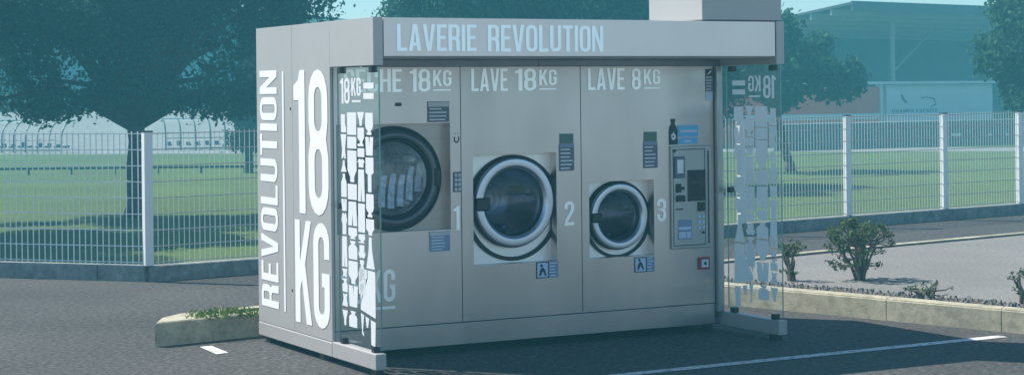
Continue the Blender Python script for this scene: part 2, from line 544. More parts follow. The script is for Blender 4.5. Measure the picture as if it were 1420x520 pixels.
# big lettering on the lit side: x runs towards the front (v decreasing)
b = MB()
sf = lambda x, y: (-.003, -x, y)
text(b, '18', sf, -1.345, -.735, .962, .972, .07)
text(b, 'KG', sf, -1.345, -.735, .215, .70, .05)
b.build('lettering', M['white'], kiosk)
b = MB()
text(b, 'REVOLUTION', lambda x, y: (-.003, y, x), .262, 1.945, 0, -1, .06) if False else None
polys, w_ = text_polys('REVOLUTION', .062)
k_ = (1.940 - .265) / w_
put_polys(b, polys, lambda a, c: (-.003, 1.665 + (c) * .335, .265 + a * k_))
b.quad((-.003, 1.560, .26), (-.003, 1.530, .26), (-.003, 1.530, 1.93), (-.003, 1.560, 1.93))
b.build('lettering', M['white'], kiosk)
for z in (1.67, .42):
    b = MB()
    b.lathe(0, 0, [(.012, 0), (.001, -.004)], 10)
    n = len(b.v) - 20
    for i in range(n, len(b.v)):
        x, y, zz = b.v[i]
        b.v[i] = (y - .001, 1.41 + x, z + zz)
    b.build('screw', M['dark'], kiosk)

# fascia and wall lettering
b = MB()
text(b, 'LAVERIE', lambda x, z: (x, .001, z), .163, .725, 2.034, .168)
text(b, 'REVOLUTION', lambda x, z: (x, .001, z), .805, 1.672, 2.030, .172)
b.build('lettering', M['bluevinyl'], fas)


def wall_words(words, num, a):
    b = MB()
    for s, x0, x1 in words:
        text(b, s, fw(), x0, x1, 1.778, .153)
    text(b, 'KG', fw(), a, a + .140, 1.815, .108)
    b.quad(fw()(a, 1.783), fw()(a + .135, 1.783), fw()(a + .135, 1.793), fw()(a, 1.793))
    return b.build('lettering', M['silver'], num)


wall_words([('SÈCHE', .095, .517), ('18', .574, .728)], panels[0], .748)
wall_words([('LAVE', 1.038, 1.321), ('18', 1.378, 1.545)], panels[1], 1.569)
wall_words([('LAVE', 1.962, 2.267), ('8', 2.327, 2.402)], panels[2], 2.428)
for s, x0, x1, z0, z1, p in (('1', .893, .938, .836, 1.0, 0), ('2', 1.760, 1.840, .832, 1.0, 1), ('3', 2.530, 2.606, .828, .99, 2)):
    b = MB(); text(b, s, fw(), x0, x1, z0, z1 - z0)
    b.build('number', M['bluevinyl'], panels[p])
# blue tariff letters low on the first panel
b = MB()
text(b, '18', fw(), .06, .24, .385, .215)
text(b, 'KG', fw(), .265, .452, .385, .215)
b.quad(fw()(.265, .335), fw()(.452, .335), fw()(.452, .355), fw()(.265, .355))
b.build('lettering', M['bluevinyl'], panels[0])


def notice(u0, u1, z0, z1, m, parent, lines=5, top=None, linemat='palevinyl', name='notice', frac=.26):
    b = MB()
    b.box(u0, u1, WALL - .004, WALL - .0005, z0, z1)
    o = b.build(name, m, parent)
    zt = z1
    if top:
        t = MB(); t.box(u0 + .004, u1 - .004, WALL - .006, WALL - .0042, z1 - (z1 - z0) * frac, z1 - .004)
        t.build('heading', top, o)
        zt = z1 - (z1 - z0) * frac
    b = MB()
    rr = random.Random(int(u0 * 1000) + lines)
    for i in range(lines):
        zc = zt - (zt - z0) * (i + .6) / (lines + .3)
        hh = (zt - z0) / lines * .17
        ue = u0 + (u1 - u0) * rr.uniform(.6, .92)
        b.quad(*[(x, WALL - .0048, z) for x, z in ((u0 + (u1 - u0) * .09, zc - hh), (ue, zc - hh), (ue, zc + hh), (u0 + (u1 - u0) * .09, zc + hh))])
    b.build('print', M[linemat], o)
    return o


notice(.704, .868, 1.572, 1.712, M['noticegrey'], panels[0], 4, M['greyvinyl'])
notice(.708, .864, .700, .834, M['noticeblue'], panels[0], 5, M['greyvinyl'], frac=.2)
for u0, p in ((1.722, panels[1]), (2.418, panels[2])):
    notice(u0, u0 + .121, 1.214, 1.402, M['noticegrey'], p, 6, M['noticeblue'], frac=.12)
    b = MB(); b.box(u0 + .006, u0 + .116, WALL - .004, WALL - .0005, 1.404, 1.474)
    b.build('sticker', M['noticegreen'], p)
# pictogram stickers: white square with a bending figure beside a grey card
for u0, u1, um, z0, z1, p in ((1.530, 1.706, 1.628, .474, .588, panels[1]), (2.333, 2.503, 2.434, .471, .580, panels[2])):
    o = notice(um + .002, u1, z0, z1, M['noticeblue'], p, 5, None)
    b = MB(); b.box(u0, um, WALL - .004, WALL - .0005, z0, z1)
    s = b.build('sticker', M['navy'], p)
    b = MB(); b.box(u0 + .007, um - .007, WALL - .0055, WALL - .0042, z0 + .007, z1 - .007)
    b.build('field', M['stickblue'], s)
    b = MB(); d_ = .09; zz = z0; f_ = lambda x, z: (u0 + x, WALL - .007, zz + z)
    b.add([f_(*c) for c in ((.020, .018), (.034, .018), (.052, .050), (.066, .018), (.080, .018), (.064, .064), (.048, .078), (.028, .058))], [[0, 1, 2, 7], [2, 3, 4, 5], [2, 5, 6, 7]])
    b.add([f_(.040 + .011 * math.cos(t * .785), .088 + .011 * math.sin(t * .785)) for t in range(8)], [list(range(8))])
    b.build('figure', M['navy'], s)
# smile mark and keypad on the strip beside the first machine
b = MB()
put_polys(b, [[stroke([(.922 + .017 * math.cos(R(a)), 1.458 + .026 * math.sin(R(a))) for a in range(150, 391, 20)], .008)],
              [rrect(.908, .914, 1.488, 1.496, .002)], [rrect(.930, .936, 1.488, 1.496, .002)]], fw())
b.build('smile_mark', M['dark'], panels[0])
b = MB(); b.box(.893, .956, WALL - .008, WALL - .0005, 1.095, 1.232)
kp = b.build('keypad', M['noticegrey'], panels[0], bevel=.002)
b = MB()
for i in range(2):
    for j in range(4):
        b.box(.901 + i * .027, .920 + i * .027, WALL - .012, WALL - .0082, 1.103 + j * .032, 1.125 + j * .032)
b.build('keys', M['greyvinyl'], kp)
b = MB(); b.box(.468, .512, WALL - .008, WALL - .0005, 1.683, 1.706)
b.build('latch', M['dark'], panels[0], bevel=.004)
for u, pn in ((.975, 1), (1.92, 2)):
    b = MB(); b.lathe(u, 1.925, [(.006, WALL - .0005), (.005, WALL - .003), (.0005, WALL - .004)], 8)
    b.build('rivet', M['white'], panels[pn])

# ---- payment terminal, black bottle sign and notices on the third panel
b = MB()
u0, u1, z0, z1 = 2.645, 2.992, .622, 1.366
b.box(u0, u1, WALL - .022, WALL - .0005, z0, z1)
term = b.build('payment_terminal', M['termbox'], kiosk, bevel=.006)
b = MB()
for a in ((u0 + .012, u1 - .055, z1 - .028, z1 - .022), (u0 + .012, u1 - .055, z0 + .022, z0 + .028), (u0 + .012, u0 + .017, z0 + .0285, z1 - .0285), (u1 - .060, u1 - .055, z0 + .0285, z1 - .0285)):
    b.box(a[0], a[1], WALL - .0235, WALL - .0222, a[2], a[3])
b.box(u1 - .034, u1 - .022, WALL - .024, WALL - .0222, z0 + .03, z1 - .04)
b.build('door_seam', M['dark'], term)


def tpart(name, m, a0, a1, c0, c1, t=.008, bev=.002):
    b = MB(); b.box(a0, a1, WALL - .0225 - t, WALL - .0226, c0, c1)
    return b.build(name, M[m], term, bevel=bev)


tpart('screen', 'screen', 2.783, 2.936, .965, 1.190)
tpart('card_reader', 'noticegrey', 2.668, 2.752, 1.135, 1.292, .016)
b = MB(); b.box(2.684, 2.737, WALL - .0405, WALL - .0388, 1.17, 1.268)
b.build('reader_window', M['ring'], term)
tpart('coin_slot', 'dark', 2.682, 2.722, 1.030, 1.095, .012)
tpart('coin_slot', 'dark', 2.700, 2.748, 1.050, 1.072, .014)
tpart('bank_note_slot', 'dark', 2.684, 2.752, .965, 1.010, .018)
tpart('return_slot', 'dark', 2.680, 2.738, .905, .915)
tpart('coin_tray', 'dark', 2.868, 2.925, .890, .955, .012)
b = MB()
for i in range(2):
    for j in range(3):
        b.box(2.868 + i * .036, 2.892 + i * .036, WALL - .030, WALL - .0226, .760 + j * .040, .782 + j * .040)
b.build('button_pad', M['stickblue'], term, bevel=.002)
b = MB(); b.lathe(2.912, .735, [(.009, WALL - .0226), (.009, WALL - .034), (.0005, WALL - .036)], 12)
b.build('lock', M['dark'], term)
b = MB(); b.lathe(2.668, 1.332, [(.012, WALL - .0226), (.012, WALL - .030), (.0005, WALL - .031)], 12)
b.build('lamp_dot', M['dark'], term)
b = MB(); b.box(2.695, 2.815, WALL - .0245, WALL - .0226, .688, .832)
lab = b.build('leaflet', M['noticeblue'], term)
b = MB()
b.box(2.701, 2.760, WALL - .0262, WALL - .0247, .70, .745)
b.box(2.768, 2.808, WALL - .0262, WALL - .0247, .70, .745)
b.box(2.701, 2.808, WALL - .0262, WALL - .0247, .760, .782)
b.build('leaflet_print', M['stickblue'], term)

b = MB()
out = [(-.034, 0), (.034, 0), (.036, .10), (.032, .125), (.014, .150), (.014, .166), (.019, .168), (.019, .188), (-.019, .188), (-.019, .168), (-.014, .166), (-.014, .150), (-.032, .125), (-.036, .10)]
put_polys(b, [[out]], lambda x, z: (2.675 + x, WALL - .005, 1.376 + z))
bot = b.build('bottle_sign', M['navy'], panels[2])
b = MB()
put_polys(b, [[[(-.016, .045), (0, .032), (.018, .045), (.022, .066), (.008, .080), (.004, .10), (-.004, .082), (-.020, .074)], [(-.007, .052), (.006, .052), (.006, .066), (-.007, .066)]]],
          lambda x, z: (2.675 + x, WALL - .0065, 1.376 + z))
b.build('drop_mark', M['white'], bot)
b = MB(); b.box(2.716, 2.892, WALL - .004, WALL - .0005, 1.432, 1.516); sg = b.build('sign', M['cyan'], panels[2])
b = MB(); b.box(2.716, 2.888, WALL - .004, WALL - .0005, 1.378, 1.424); b.build('sign', M['cyan'], panels[2])
b = MB()
b.box(2.735, 2.878, WALL - .0056, WALL - .0042, 1.466, 1.482)
b.box(2.768, 2.828, WALL - .0056, WALL - .0042, 1.394, 1.408)
b.build('sign_print', M['stickblue'], sg)
b = MB(); b.box(2.884, 2.974, WALL - .02, WALL - .0005, .462, .552); rf = b.build('emergency_button_frame', M['red'], panels[2], bevel=.003)
b = MB(); b.box(2.900, 2.958, WALL - .024, WALL - .0202, .480, .536); b.build('button_plate', M['palevinyl'], rf)
b = MB(); b.lathe(2.929, .508, [(.012, WALL - .0242), (.011, WALL - .030), (.0005, WALL - .031)], 12); b.build('button', M['dark'], rf)
o = notice(2.962, 3.024, 1.760, 1.925, M['noticegrey'], panels[2], 5, M['dark'], frac=.3)
b = MB(); b.box(2.964, 3.022, WALL - .004, WALL - .0005, 1.690, 1.755); b.build('sticker', M['stickblue'], panels[2])
b = MB(); b.add([fw(WALL - .008)(2.97 + a, 1.88 + c) for a, c in ((0, 0), (.03, .012), (.048, .034), (.026, .028))], [[0, 1, 2, 3]]); b.build('sign_print', M['white'], o)

# ---- glass side screens with white printed laundry shapes
SH = {
    'bottle': [(.05, 0), (.95, 0), (.97, .6), (.85, .74), (.68, .8), (.68, .88), (.78, .88), (.78, 1), (.22, 1), (.22, .88), (.32, .88), (.32, .8), (.15, .74), (.03, .6)],
    'shirt': [(.16, 0), (.84, 0), (.84, .6), (.93, .5), (1, .7), (.8, 1), (.62, 1), (.5, .9), (.38, 1), (.2, 1), (0, .7), (.07, .5), (.16, .6)],
    'trousers': [(.02, 0), (.44, 0), (.5, .5), (.56, 0), (.98, 0), (.9, 1), (.1, 1)],
    'dress': [(0, 0), (1, 0), (.76, .6), (.88, 1), (.66, 1), (.5, .9), (.34, 1), (.12, 1), (.24, .6)],
    'spray': [(.06, 0), (.94, 0), (.97, .55), (.74, .72), (.74, .82), (.86, .9), (.86, 1), (.05, 1), (.02, .88), (.36, .84), (.36, .72), (.04, .55)],
    'box': [(.02, 0), (.98, 0), (.98, 1), (.02, 1)],
    'brush': [(.28, 0), (.72, 0), (.72, .5), (.98, .56), (.98, 1), (.02, 1), (.02, .56), (.28, .5)],
    'funnel': [(.34, 0), (.66, 0), (.7, .4), (1, 1), (0, 1), (.3, .4)],
    'boot': [(.08, 1), (.8, 1), (.8, .5), (1, .24), (1, 0), (.08, 0)],
    'jug': [(.02, 0), (.98, 0), (.98, .62), (.72, .84), (.72, 1), (.3, 1), (.3, .84), (.02, .62)],
}


def glass_screen(uc, outer, flip):
    b = MB(); b.mi = 0
    g0, g1, zz0, zz1 = -.004, .655, .168, 1.935
    b.quad((uc - .005, g0, zz0), (uc - .005, g1, zz0), (uc - .005, g1, zz1), (uc - .005, g0, zz1))
    b.quad((uc + .005, g0, zz0), (uc + .005, g1, zz0), (uc + .005, g1, zz1), (uc + .005, g0, zz1))
    b.mi = 1
    b.quad((uc - .005, g0, zz0), (uc + .005, g0, zz0), (uc + .005, g0, zz1), (uc - .005, g0, zz1))
    b.quad((uc - .005, g1, zz0), (uc + .005, g1, zz0), (uc + .005, g1, zz1), (uc - .005, g1, zz1))
    gp = b.build('glass_screen', [M['glass'], M['glassedge']], kiosk)
    # print, seen from outside with x running towards the front
    p = MB()
    uo = outer
    fn = lambda x, z: (uo, .600 - x, z) if not flip else (uo, x + .075 - .04, z)
    fn = (lambda x, z: (uo, .600 - x, z))
    if flip:
        fn = lambda x, z: (uo, .060 + x, z)
    text(p, '18', fn, .0, .155, 1.705, .165)
    text(p, 'KG', fn, .185, .335, 1.755, .115)
    put_polys(p, [[[(.19, 1.715), (.33, 1.715), (.33, 1.727), (.19, 1.727)]], [[(.375, 1.735), (.535, 1.735), (.535, 1.772), (.375, 1.772)]], [[(.375, 1.80), (.535, 1.80), (.535, 1.837), (.375, 1.837)]]], fn)
    rr = random.Random(5)
    names = list(SH)
    x = 0.0
    for wcol in (.105, .165, .125, .14):
        z = 1.655 - rr.uniform(0, .03)
        while z > .42:
            hh = rr.choice((.055, .08, .11, .15, .20)) * rr.uniform(.9, 1.1)
            ww = wcol - .012
            if x > .2 and z < .68: break
            nm = rr.choice(names)
            sh = SH[nm]
            up = rr.random() < .6
            put_polys(p, [[[(x + a * ww, z - (1 - (c if up else 1 - c)) * hh) for a, c in (sh if up else sh[::-1])]]], fn)
            z -= hh + .012
        # loose bits near the foot
        if x < .2 and z > .30:
            put_polys(p, [[[(x + a * wcol * .85, .27 + c * (z - .285)) for a, c in SH[rr.choice(('bottle', 'jug', 'funnel'))]]]], fn)
        x += wcol
    # one big block of folded linen near the foot, loose bits below it
    put_polys(p, [[[(.285, .66), (.40, .655), (.40, .60), (.285, .57)]], [[(.412, .655), (.530, .65), (.530, .36), (.30, .395), (.30, .43), (.412, .60)]],
                  [[(.29, .555), (.385, .585), (.30, .45)]], [[(.30, .375), (.35, .365), (.33, .27), (.35, .23), (.32, .24)]], [[(.37, .36), (.43, .35), (.41, .29), (.39, .29)]],
                  [[(.455, .345), (.53, .335), (.52, .18), (.46, .19)]]], fn)
    p.build('screen_print', M['gback'] if flip else M['gwhite'], gp)
    for y in (.06, .56):
        for z in (.150, 1.905):
            c = MB(); c.box(uc - .022, uc + .022, y, y + .05, z - .004, z + .036)
            c.build('clamp', M['dark'], gp, bevel=.004)
    c = MB(); c.box(uc - .02, uc + .02, .600, .640, 1.02, 1.06)
    c.build('hinge', M['dark'], gp, bevel=.004)
    return gp


glass_screen(.036, .036 - .0075, False)
glass_screen(W - .036, W - .036 + .0075, True)


# ------------------------------------------------------------------ the machines inside the kiosk
def machine(name, hole, label, plate_m, off=.785):
    u0, u1, z0, z1 = hole
    t = empty(name, world((u0 + u1) / 2, .80, z0), YAW, label, 'washing machine' if 'wash' in name else 'dryer', 'machines built into the kiosk front')
    ox, oz = (u0 + u1) / 2, z0
    return t, (lambda u, z, o=off: (ap(u, z, o)[0] - ox, ap(u, z, o)[1] - oz)), ox, oz


def washer(hole, label, ring, gask, rr, rg, ri):
    u0, u1, z0, z1 = hole
    t, q, ox, oz = machine('washing_machine', hole, label, None)
    Y = lambda v: v - .80
    gx, gz = q(*gask, .775)
    x0, x1 = u0 - ox - .004, u1 - ox + .004
    b = MB()
    # face plate with a round hole
    n = 64
    c = [(gx + rg * .93 * math.cos(2 * math.pi * i / n), gz + rg * .93 * math.sin(2 * math.pi * i / n)) for i in range(n)]
    outer = [(x0, -.004), (x1, -.004), (x1, z1 - z0 + .004), (x0, z1 - z0 + .004)]
    clip = [(min(max(a, x0 + .003), x1 - .003), min(max(d, -.001), z1 - z0 + .001)) for a, d in c]
    dx, dz = q(*ring, .73)
    hole_ = [(dx + rr * math.cos(2 * math.pi * i / n), dz + rr * math.sin(2 * math.pi * i / n)) for i in range(n)][::-1]
    put_polys(b, [[outer, hole_]], lambda x, z: (x, Y(.790), z))
    b.build('face_plate', M['plate'], t)
    # black sealing ring, cut off by the plate's left edge as on the machine
    b = MB()
    ring_pts = 72
    vs, fs = [], []
    for i in range(ring_pts):
        a = 2 * math.pi * i / ring_pts
        for rad, yy in ((rg * .925, .789), (rg * .925, .776), (rg, .776), (rg, .789)):
            vs.append((min(max(gx + rad * math.cos(a), x0 + .006), x1 - .006), Y(yy), gz + rad * math.sin(a)))
    for i in range(ring_pts):
        j = (i + 1) % ring_pts
        for k in range(3):
            fs.append([i * 4 + k, j * 4 + k, j * 4 + k + 1, i * 4 + k + 1])
    b.add(vs, fs)
    b.build('seal_ring', M['rubber'], t)
    dx, dz = q(*ring, .73)
    b = MB()
    b.lathe(dx, dz, [(rr * 1.02, Y(.789)), (rr * 1.02, Y(.752)), (rr * .98, Y(.745)), (ri * .97, Y(.745)), (ri * .97, Y(.789))], 72)
    door = b.build('door', M['rubber'], t, smooth=False)
    b = MB()
    b.lathe(dx, dz, [(rr, Y(.745)), (rr * .995, Y(.731)), (rr * .978, Y(.7235)), (rr * .965, Y(.7215)), (rr * .955, Y(.721)), (ri * 1.095, Y(.721)), (ri * 1.08, Y(.7215)), (ri * 1.06, Y(.7235)), (ri * 1.03, Y(.732)), (ri * .985, Y(.745))], 72)
    b.build('door_ring', M['ring'], door, smooth=True)
    b = MB()
    b.lathe(dx, dz, [(ri * .99, Y(.742)), (ri * .93, Y(.735)), (ri * .7, Y(.728)), (ri * .35, Y(.724)), (.001, Y(.723))], 56)
    b.build('porthole', M['porthole'], door, smooth=True)
    b = MB()
    b.lathe(dx, dz, [(ri * .97, Y(.79)), (ri * .86, Y(.81)), (ri * .84, Y(1.12)), (ri * .3, Y(1.14)), (.001, Y(1.14))], 48)
    for k in range(3):
        a = R(20 + 120 * k)
        ca, sa = math.cos(a), math.sin(a)
        b.tube((dx + ri * .76 * ca, Y(.83), dz + ri * .76 * sa), (dx + ri * .76 * ca, Y(1.12), dz + ri * .76 * sa), ri * .10, ri * .10, 8)
    for k in range(3):
        b.lathe(dx, dz, [(ri * (.62 - .17 * k), Y(1.136)), (ri * (.60 - .17 * k), Y(1.124)), (ri * (.56 - .17 * k), Y(1.136))], 40)
    b.build('drum', M['drum'], t, smooth=True)
    b = MB()
    s = rr / .31
    b.box(dx - rr * 1.0, dx - ri * .86, Y(.700), Y(.744), dz - .050 * s, dz + .040 * s)
    b.build('handle', M['dark'], door, bevel=.010)
    return t


washer(HOLE[1], 'large washing machine in the kiosk front below the words LAVE 18KG', (1.368, 1.009), (1.356, .972), .309, .368, .236)
washer(HOLE[2], 'small washing machine in the kiosk front below the words LAVE 8KG', (2.215, .878), (2.200, .858), .236, .276, .178)

t, q, ox, oz = machine('tumble_dryer', HOLE[0], 'large dryer with dark round door, partly behind the printed glass screen', None)
u0, u1, z0, z1 = HOLE[0]
Y = lambda v: v - .80
dx, dz = q(.462, 1.200, .74)
b = MB()
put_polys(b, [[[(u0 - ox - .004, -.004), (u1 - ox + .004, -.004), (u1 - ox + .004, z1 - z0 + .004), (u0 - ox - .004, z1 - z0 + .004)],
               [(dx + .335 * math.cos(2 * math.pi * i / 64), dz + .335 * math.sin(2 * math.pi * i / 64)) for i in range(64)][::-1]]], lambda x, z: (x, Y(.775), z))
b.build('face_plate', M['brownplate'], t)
b = MB()
b.lathe(dx, dz, [(.352, Y(.774)), (.352, Y(.752)), (.346, Y(.744)), (.336, Y(.744)), (.334, Y(.752)), (.334, Y(.774))], 80)
door = b.build('door', M['rubber'], t)
b = MB()
b.lathe(dx, dz, [(.333, Y(.752)), (.325, Y(.738)), (.300, Y(.728)), (.275, Y(.728)), (.270, Y(.74))], 80)
b.build('door_ring', M['dryring'], door, smooth=True)
b = MB()
b.lathe(dx, dz, [(.2695, Y(.742)), (.262, Y(.732)), (.252, Y(.732)), (.248, Y(.75)), (.248, Y(.774))], 80)
b.build('inner_ring', M['rubber'], door)
b = MB()
b.lathe(dx, dz, [(.249, Y(.746)), (.235, Y(.738)), (.17, Y(.728)), (.08, Y(.722)), (.001, Y(.721))], 64)
b.build('porthole', M['dryglass'], door, smooth=True)
b = MB()
b.lathe(dx, dz, [(.247, Y(.774)), (.24, Y(.80)), (.24, Y(1.25)), (.05, Y(1.26)), (.001, Y(1.26))], 48)
for k in range(4):
    a = R(35 + 90 * k)
    b.tube((dx + .21 * math.cos(a), Y(.80), dz + .21 * math.sin(a)), (dx + .21 * math.cos(a), Y(1.25), dz + .21 * math.sin(a)), .028, .028, 8)
b.build('drum', M['drumbright'], t, smooth=True)
for k in range(5):
    xx = dx - .10 + k * .068
    b = MB()
    n = 8
    vs = []
    for i in range(n + 1):
        f_ = i / n
        z = dz - .20 + .012 * (k - 1) ** 2 + f_ * (.21 + .02 * (k % 2))
        sh_ = .05 * f_ ** 1.4
        w_ = .052 - .012 * f_
        vs += [(xx + sh_, Y(.80 + .05 * f_), z), (xx + sh_ + w_, Y(.80 + .05 * f_), z - .004), (xx + sh_ + w_, Y(.84 + .05 * f_), z - .004), (xx + sh_, Y(.84 + .05 * f_), z)]
    b.add(vs, [[i * 4 + a, i * 4 + (a + 1) % 4, i * 4 + 4 + (a + 1) % 4, i * 4 + 4 + a] for i in range(n) for a in range(4)] + [[0, 3, 2, 1], [n * 4, n * 4 + 1, n * 4 + 2, n * 4 + 3]])
    b.build('drum_paddle', M['drumbright'], t, smooth=False)
b = MB(); b.box(dx + .285, dx + .325, Y(.712), Y(.735), dz - .06, dz + .06)
b.build('handle', M['dark'], door, bevel=.006)

# ------------------------------------------------------------------ ground
FZ = -.8                                  # level of the playing field
b = MB()
FD = Vector((.792, .610, 0)).normalized()   # run of the long fence
FN = Vector((-FD.y, FD.x, 0))
FC = g(210, 391)                          # corner of the two fences
LD = (FC - g(0, 385)).normalized()
LN = Vector((-LD.y, LD.x, 0))
if LN.y < 0: LN = -LN
# one sheet: paved level in front, dropping to the field behind the fence line
def ground_z(x, y):
    p = Vector((x, y, 0)) - FC
    d = min(p.dot(FN), p.dot(LN)) if True else 0
    d = min(d, 1e9)
    return d


pave = MB()
far = 160
c0 = FC - LD * 60 + LN * .10
c1 = FC + LN * .10
c2 = FC + FD * 90 + FN * .10
pave.add([c0, c1, c2, (far, c2.y, 0), (far, -52, 0), (-far, -52, 0), (-far, c0.y, 0)], [[0, 1, 2, 3, 4, 5, 6][::-1]])
tag(pave.build('ground', M['asphalt']), kind='structure')
bounce_apron = MB(); bounce_apron.quad((-45, -50, .004), (45, -50, .004), (45, 4.5, .004), (-45, 4.5, .004))  # unseen pale ground added behind the camera to bounce sun onto the kiosk
tag(bounce_apron.build('bounce_ground', M['bounce_apron']), kind='structure')
field = MB()
rows = [(.10, 0.03), (.6, .0), (3.0, -.25), (7.0, -.62), (12.0, FZ), (40.0, FZ), (200.0, FZ)]
A = [c0 + LN * (r - .10) - LD * 95 for r, z in rows]
Bm = [c1 + (LN if r < .2 else (LN + FN).normalized()) * (r - .10) for r, z in rows]
Cm = [c2 + FN * (r - .10) + FD * 75 for r, z in rows]
A[-1], Bm[-1], Cm[-1] = Vector((-160, 160, 0)), Vector((0, 160, 0)), Vector((160, 160, 0))
n = len(rows)
vs = [(p.x, p.y, rows[i][1]) for i, p in enumerate(A)] + [(p.x, p.y, rows[i][1]) for i, p in enumerate(Bm)] + [(p.x, p.y, rows[i][1]) for i, p in enumerate(Cm)]
fs = []
for i in range(n - 1):
    fs.append([i, n + i, n + i + 1, i + 1])
    fs.append([n + i, 2 * n + i, 2 * n + i + 1, n + i + 1])
field.add(vs, fs)
tag(field.build('field', M['grass']), kind='structure')
# bare strip along the foot of the fence, and pale track at the far side of the pitch
strip = MB()
for P0, d_, n_, l0, l1 in ((FC, LD, LN, -30, 0), (FC, FD, FN, 0, 40)):
    a0, a1 = P0 + d_ * l0, P0 + d_ * l1
    strip.quad(*[(q_ + n_ * o_ + Vector((0, 0, z_))) for q_, o_, z_ in ((a0, .11, .036), (a1, .11, .036), (a1, .60, .008), (a0, .60, .008))])
tag(strip.build('verge', M['soil']), kind='structure')
tr = MB()
p0, p1, p2, p3 = g(-200, 215, FZ), g(1700, 209, FZ), g(1700, 204, FZ), g(-200, 208, FZ)
z_ = Vector((0, 0, .006))
tr.quad(p0 + z_, p1 + z_, p2 + z_, p3 + z_)
tag(tr.build('path', M['path']), kind='structure')

# traffic island: kerb ring, gravel, soil bed along the front kerb
kA, kB = g(1085, 430), g(1400, 461)
kd = (kB - kA).normalized()
tip = g(215, 481)
fd_ = (g(357, 466) - tip).normalized()
# corner of the two front kerbs behind the kiosk
den = fd_.x * kd.y - fd_.y * kd.x
s_ = ((kA - tip).x * kd.y - (kA - tip).y * kd.x) / den
corner = tip + fd_ * s_
kEnd = kA + kd * 9
bk0, bk1 = g(248, 434, .17), g(1140, 346, .17)
bk0.z = bk1.z = 0
bd = (g(1420, 321, .17) - g(1140, 346, .17)); bd.z = 0; bd.normalize()
bEnd = bk1 + bd * 12
KH = .17
outer = [tip, corner, kA + kd * .0, kEnd, bEnd, bk1, bk0, tip + Vector((-.02, .32, 0))]


def inset(poly, w):
    n = len(poly)
    res = []
    for i in range(n):
        p, a, c = poly[i], poly[i - 1], poly[(i + 1) % n]
        d1 = (p - a).normalized(); d2 = (c - p).normalized()
        n1 = Vector((-d1.y, d1.x, 0)); n2 = Vector((-d2.y, d2.x, 0))
        m = (n1 + n2).normalized()
        res.append(p + m * (w / max(.35, m.dot(n1))))
    return res


inner = inset(outer, .13)
inner[0] = tip + fd_ * .62 + Vector((-fd_.y, fd_.x, 0)) * .13
inner[7] = inner[0] + Vector((-.03, .06, 0))
inner[6] = inner[0] + fd_ * .10 + Vector((-.06, .16, 0))
kb = MB()
n = len(outer)
ch = inset(outer, .018)
core = inset(outer, .006)
vs = [(p.x, p.y, -.02) for p in core] + [(p.x, p.y, KH - .006) for p in core] + [(p.x, p.y, KH - .006) for p in inner] + [(p.x, p.y, .05) for p in inner]
kb.add(vs, [[k * n + i, k * n + (i + 1) % n, (k + 1) * n + (i + 1) % n, (k + 1) * n + i] for i in range(n) for k in range(3)])
for i in range(n):
    j = (i + 1) % n
    ln = (outer[j] - outer[i]).length
    nb = max(1, round(ln / 1.0))
    for k in range(nb):
        f0, f1 = k / nb + (.004 / ln if k else 0), (k + 1) / nb - (.004 / ln if k < nb - 1 else 0)
        sec = []
        for f_ in (f0, f1):
            o_, c_, i_ = outer[i].lerp(outer[j], f_), ch[i].lerp(ch[j], f_), inner[i].lerp(inner[j], f_)
            dz_ = 0
            sec += [(o_.x, o_.y, -.02), (o_.x, o_.y, KH - .018), (c_.x, c_.y, KH), (i_.x, i_.y, KH), (i_.x, i_.y, .05)]
        kb.add(sec, [[a, a + 5, a + 6, a + 1] for a in range(4)] + [[0, 1, 2, 3, 4], [9, 8, 7, 6, 5]])
tag(kb.build('kerb', M['concrete']), kind='structure')
gv = MB()
ii = inset(inner, -.01)
gv.add([(p.x, p.y, KH - .022) for p in ii], [list(range(n))])
tag(gv.build('gravel_bed', M['gravel']), kind='structure')
# soil strips with a ragged inner edge
kn = Vector((-kd.y, kd.x, 0))
if kn.y < 0: kn = -kn
sb = MB()
pts_o, pts_i = [], []
for i in range(90):
    s = -1.4 + i * .1
    base = kA + kd * s
    pts_o.append((base + kn * .13).to_tuple())
    wd = .44 + .10 * math.sin(i * .7) * math.sin(i * .23 + 1) + random.uniform(-.03, .03)
    pts_i.append((base + kn * wd).to_tuple())
sb.add([(p[0], p[1], KH - .017) for p in pts_o] + [(p[0], p[1], KH - .016) for p in pts_i], [[i, i + 1, 90 + i + 1, 90 + i] for i in range(89)])
i0 = inner
sb.add([(i0[0].x, i0[0].y, KH - .016), (i0[1].x, i0[1].y, KH - .016), (i0[5].x * .25 + i0[6].x * .75, i0[5].y * .25 + i0[6].y * .75, KH - .016), (i0[6].x, i0[6].y, KH - .016), (i0[7].x, i0[7].y, KH - .016)], [[0, 1, 2, 3, 4]])
tag(sb.build('soil_bed', M['soil']), kind='structure')
# stones in the soil: uncountable
st = MB()
for i in range(900):
    s = random.uniform(-1.3, 7)
    p = kA + kd * s + kn * random.uniform(.15, .5)
    r_ = random.uniform(.006, .022)
    st.tube((p.x, p.y, KH - .02), (p.x + random.uniform(-.01, .01), p.y, KH - .02 + r_ * 1.3), r_, r_ * .5, 5)
tag(st.build('stones', M['gravel']), 'small pale stones and clods scattered in the soil behind the kerb', 'stones', kind='stuff')

# painted bay lines
pl = MB()
la, lb = g(850, 521.2), g(1390, 466.5)
d_ = (lb - la).normalized(); nn = Vector((-d_.y, d_.x, 0)) * .05
la = la - d_ * .6
zz = Vector((0, 0, .004))
pl.quad(la - nn + zz, lb - nn + zz, lb + nn + zz, la + nn + zz)
mk = [g(277, 481.3), g(300, 491.3), g(317, 489.3), g(293, 479.6)]
pl.add([p + zz for p in mk], [[0, 1, 2, 3]])
tag(pl.build('road_marking', M['paint']), kind='structure')


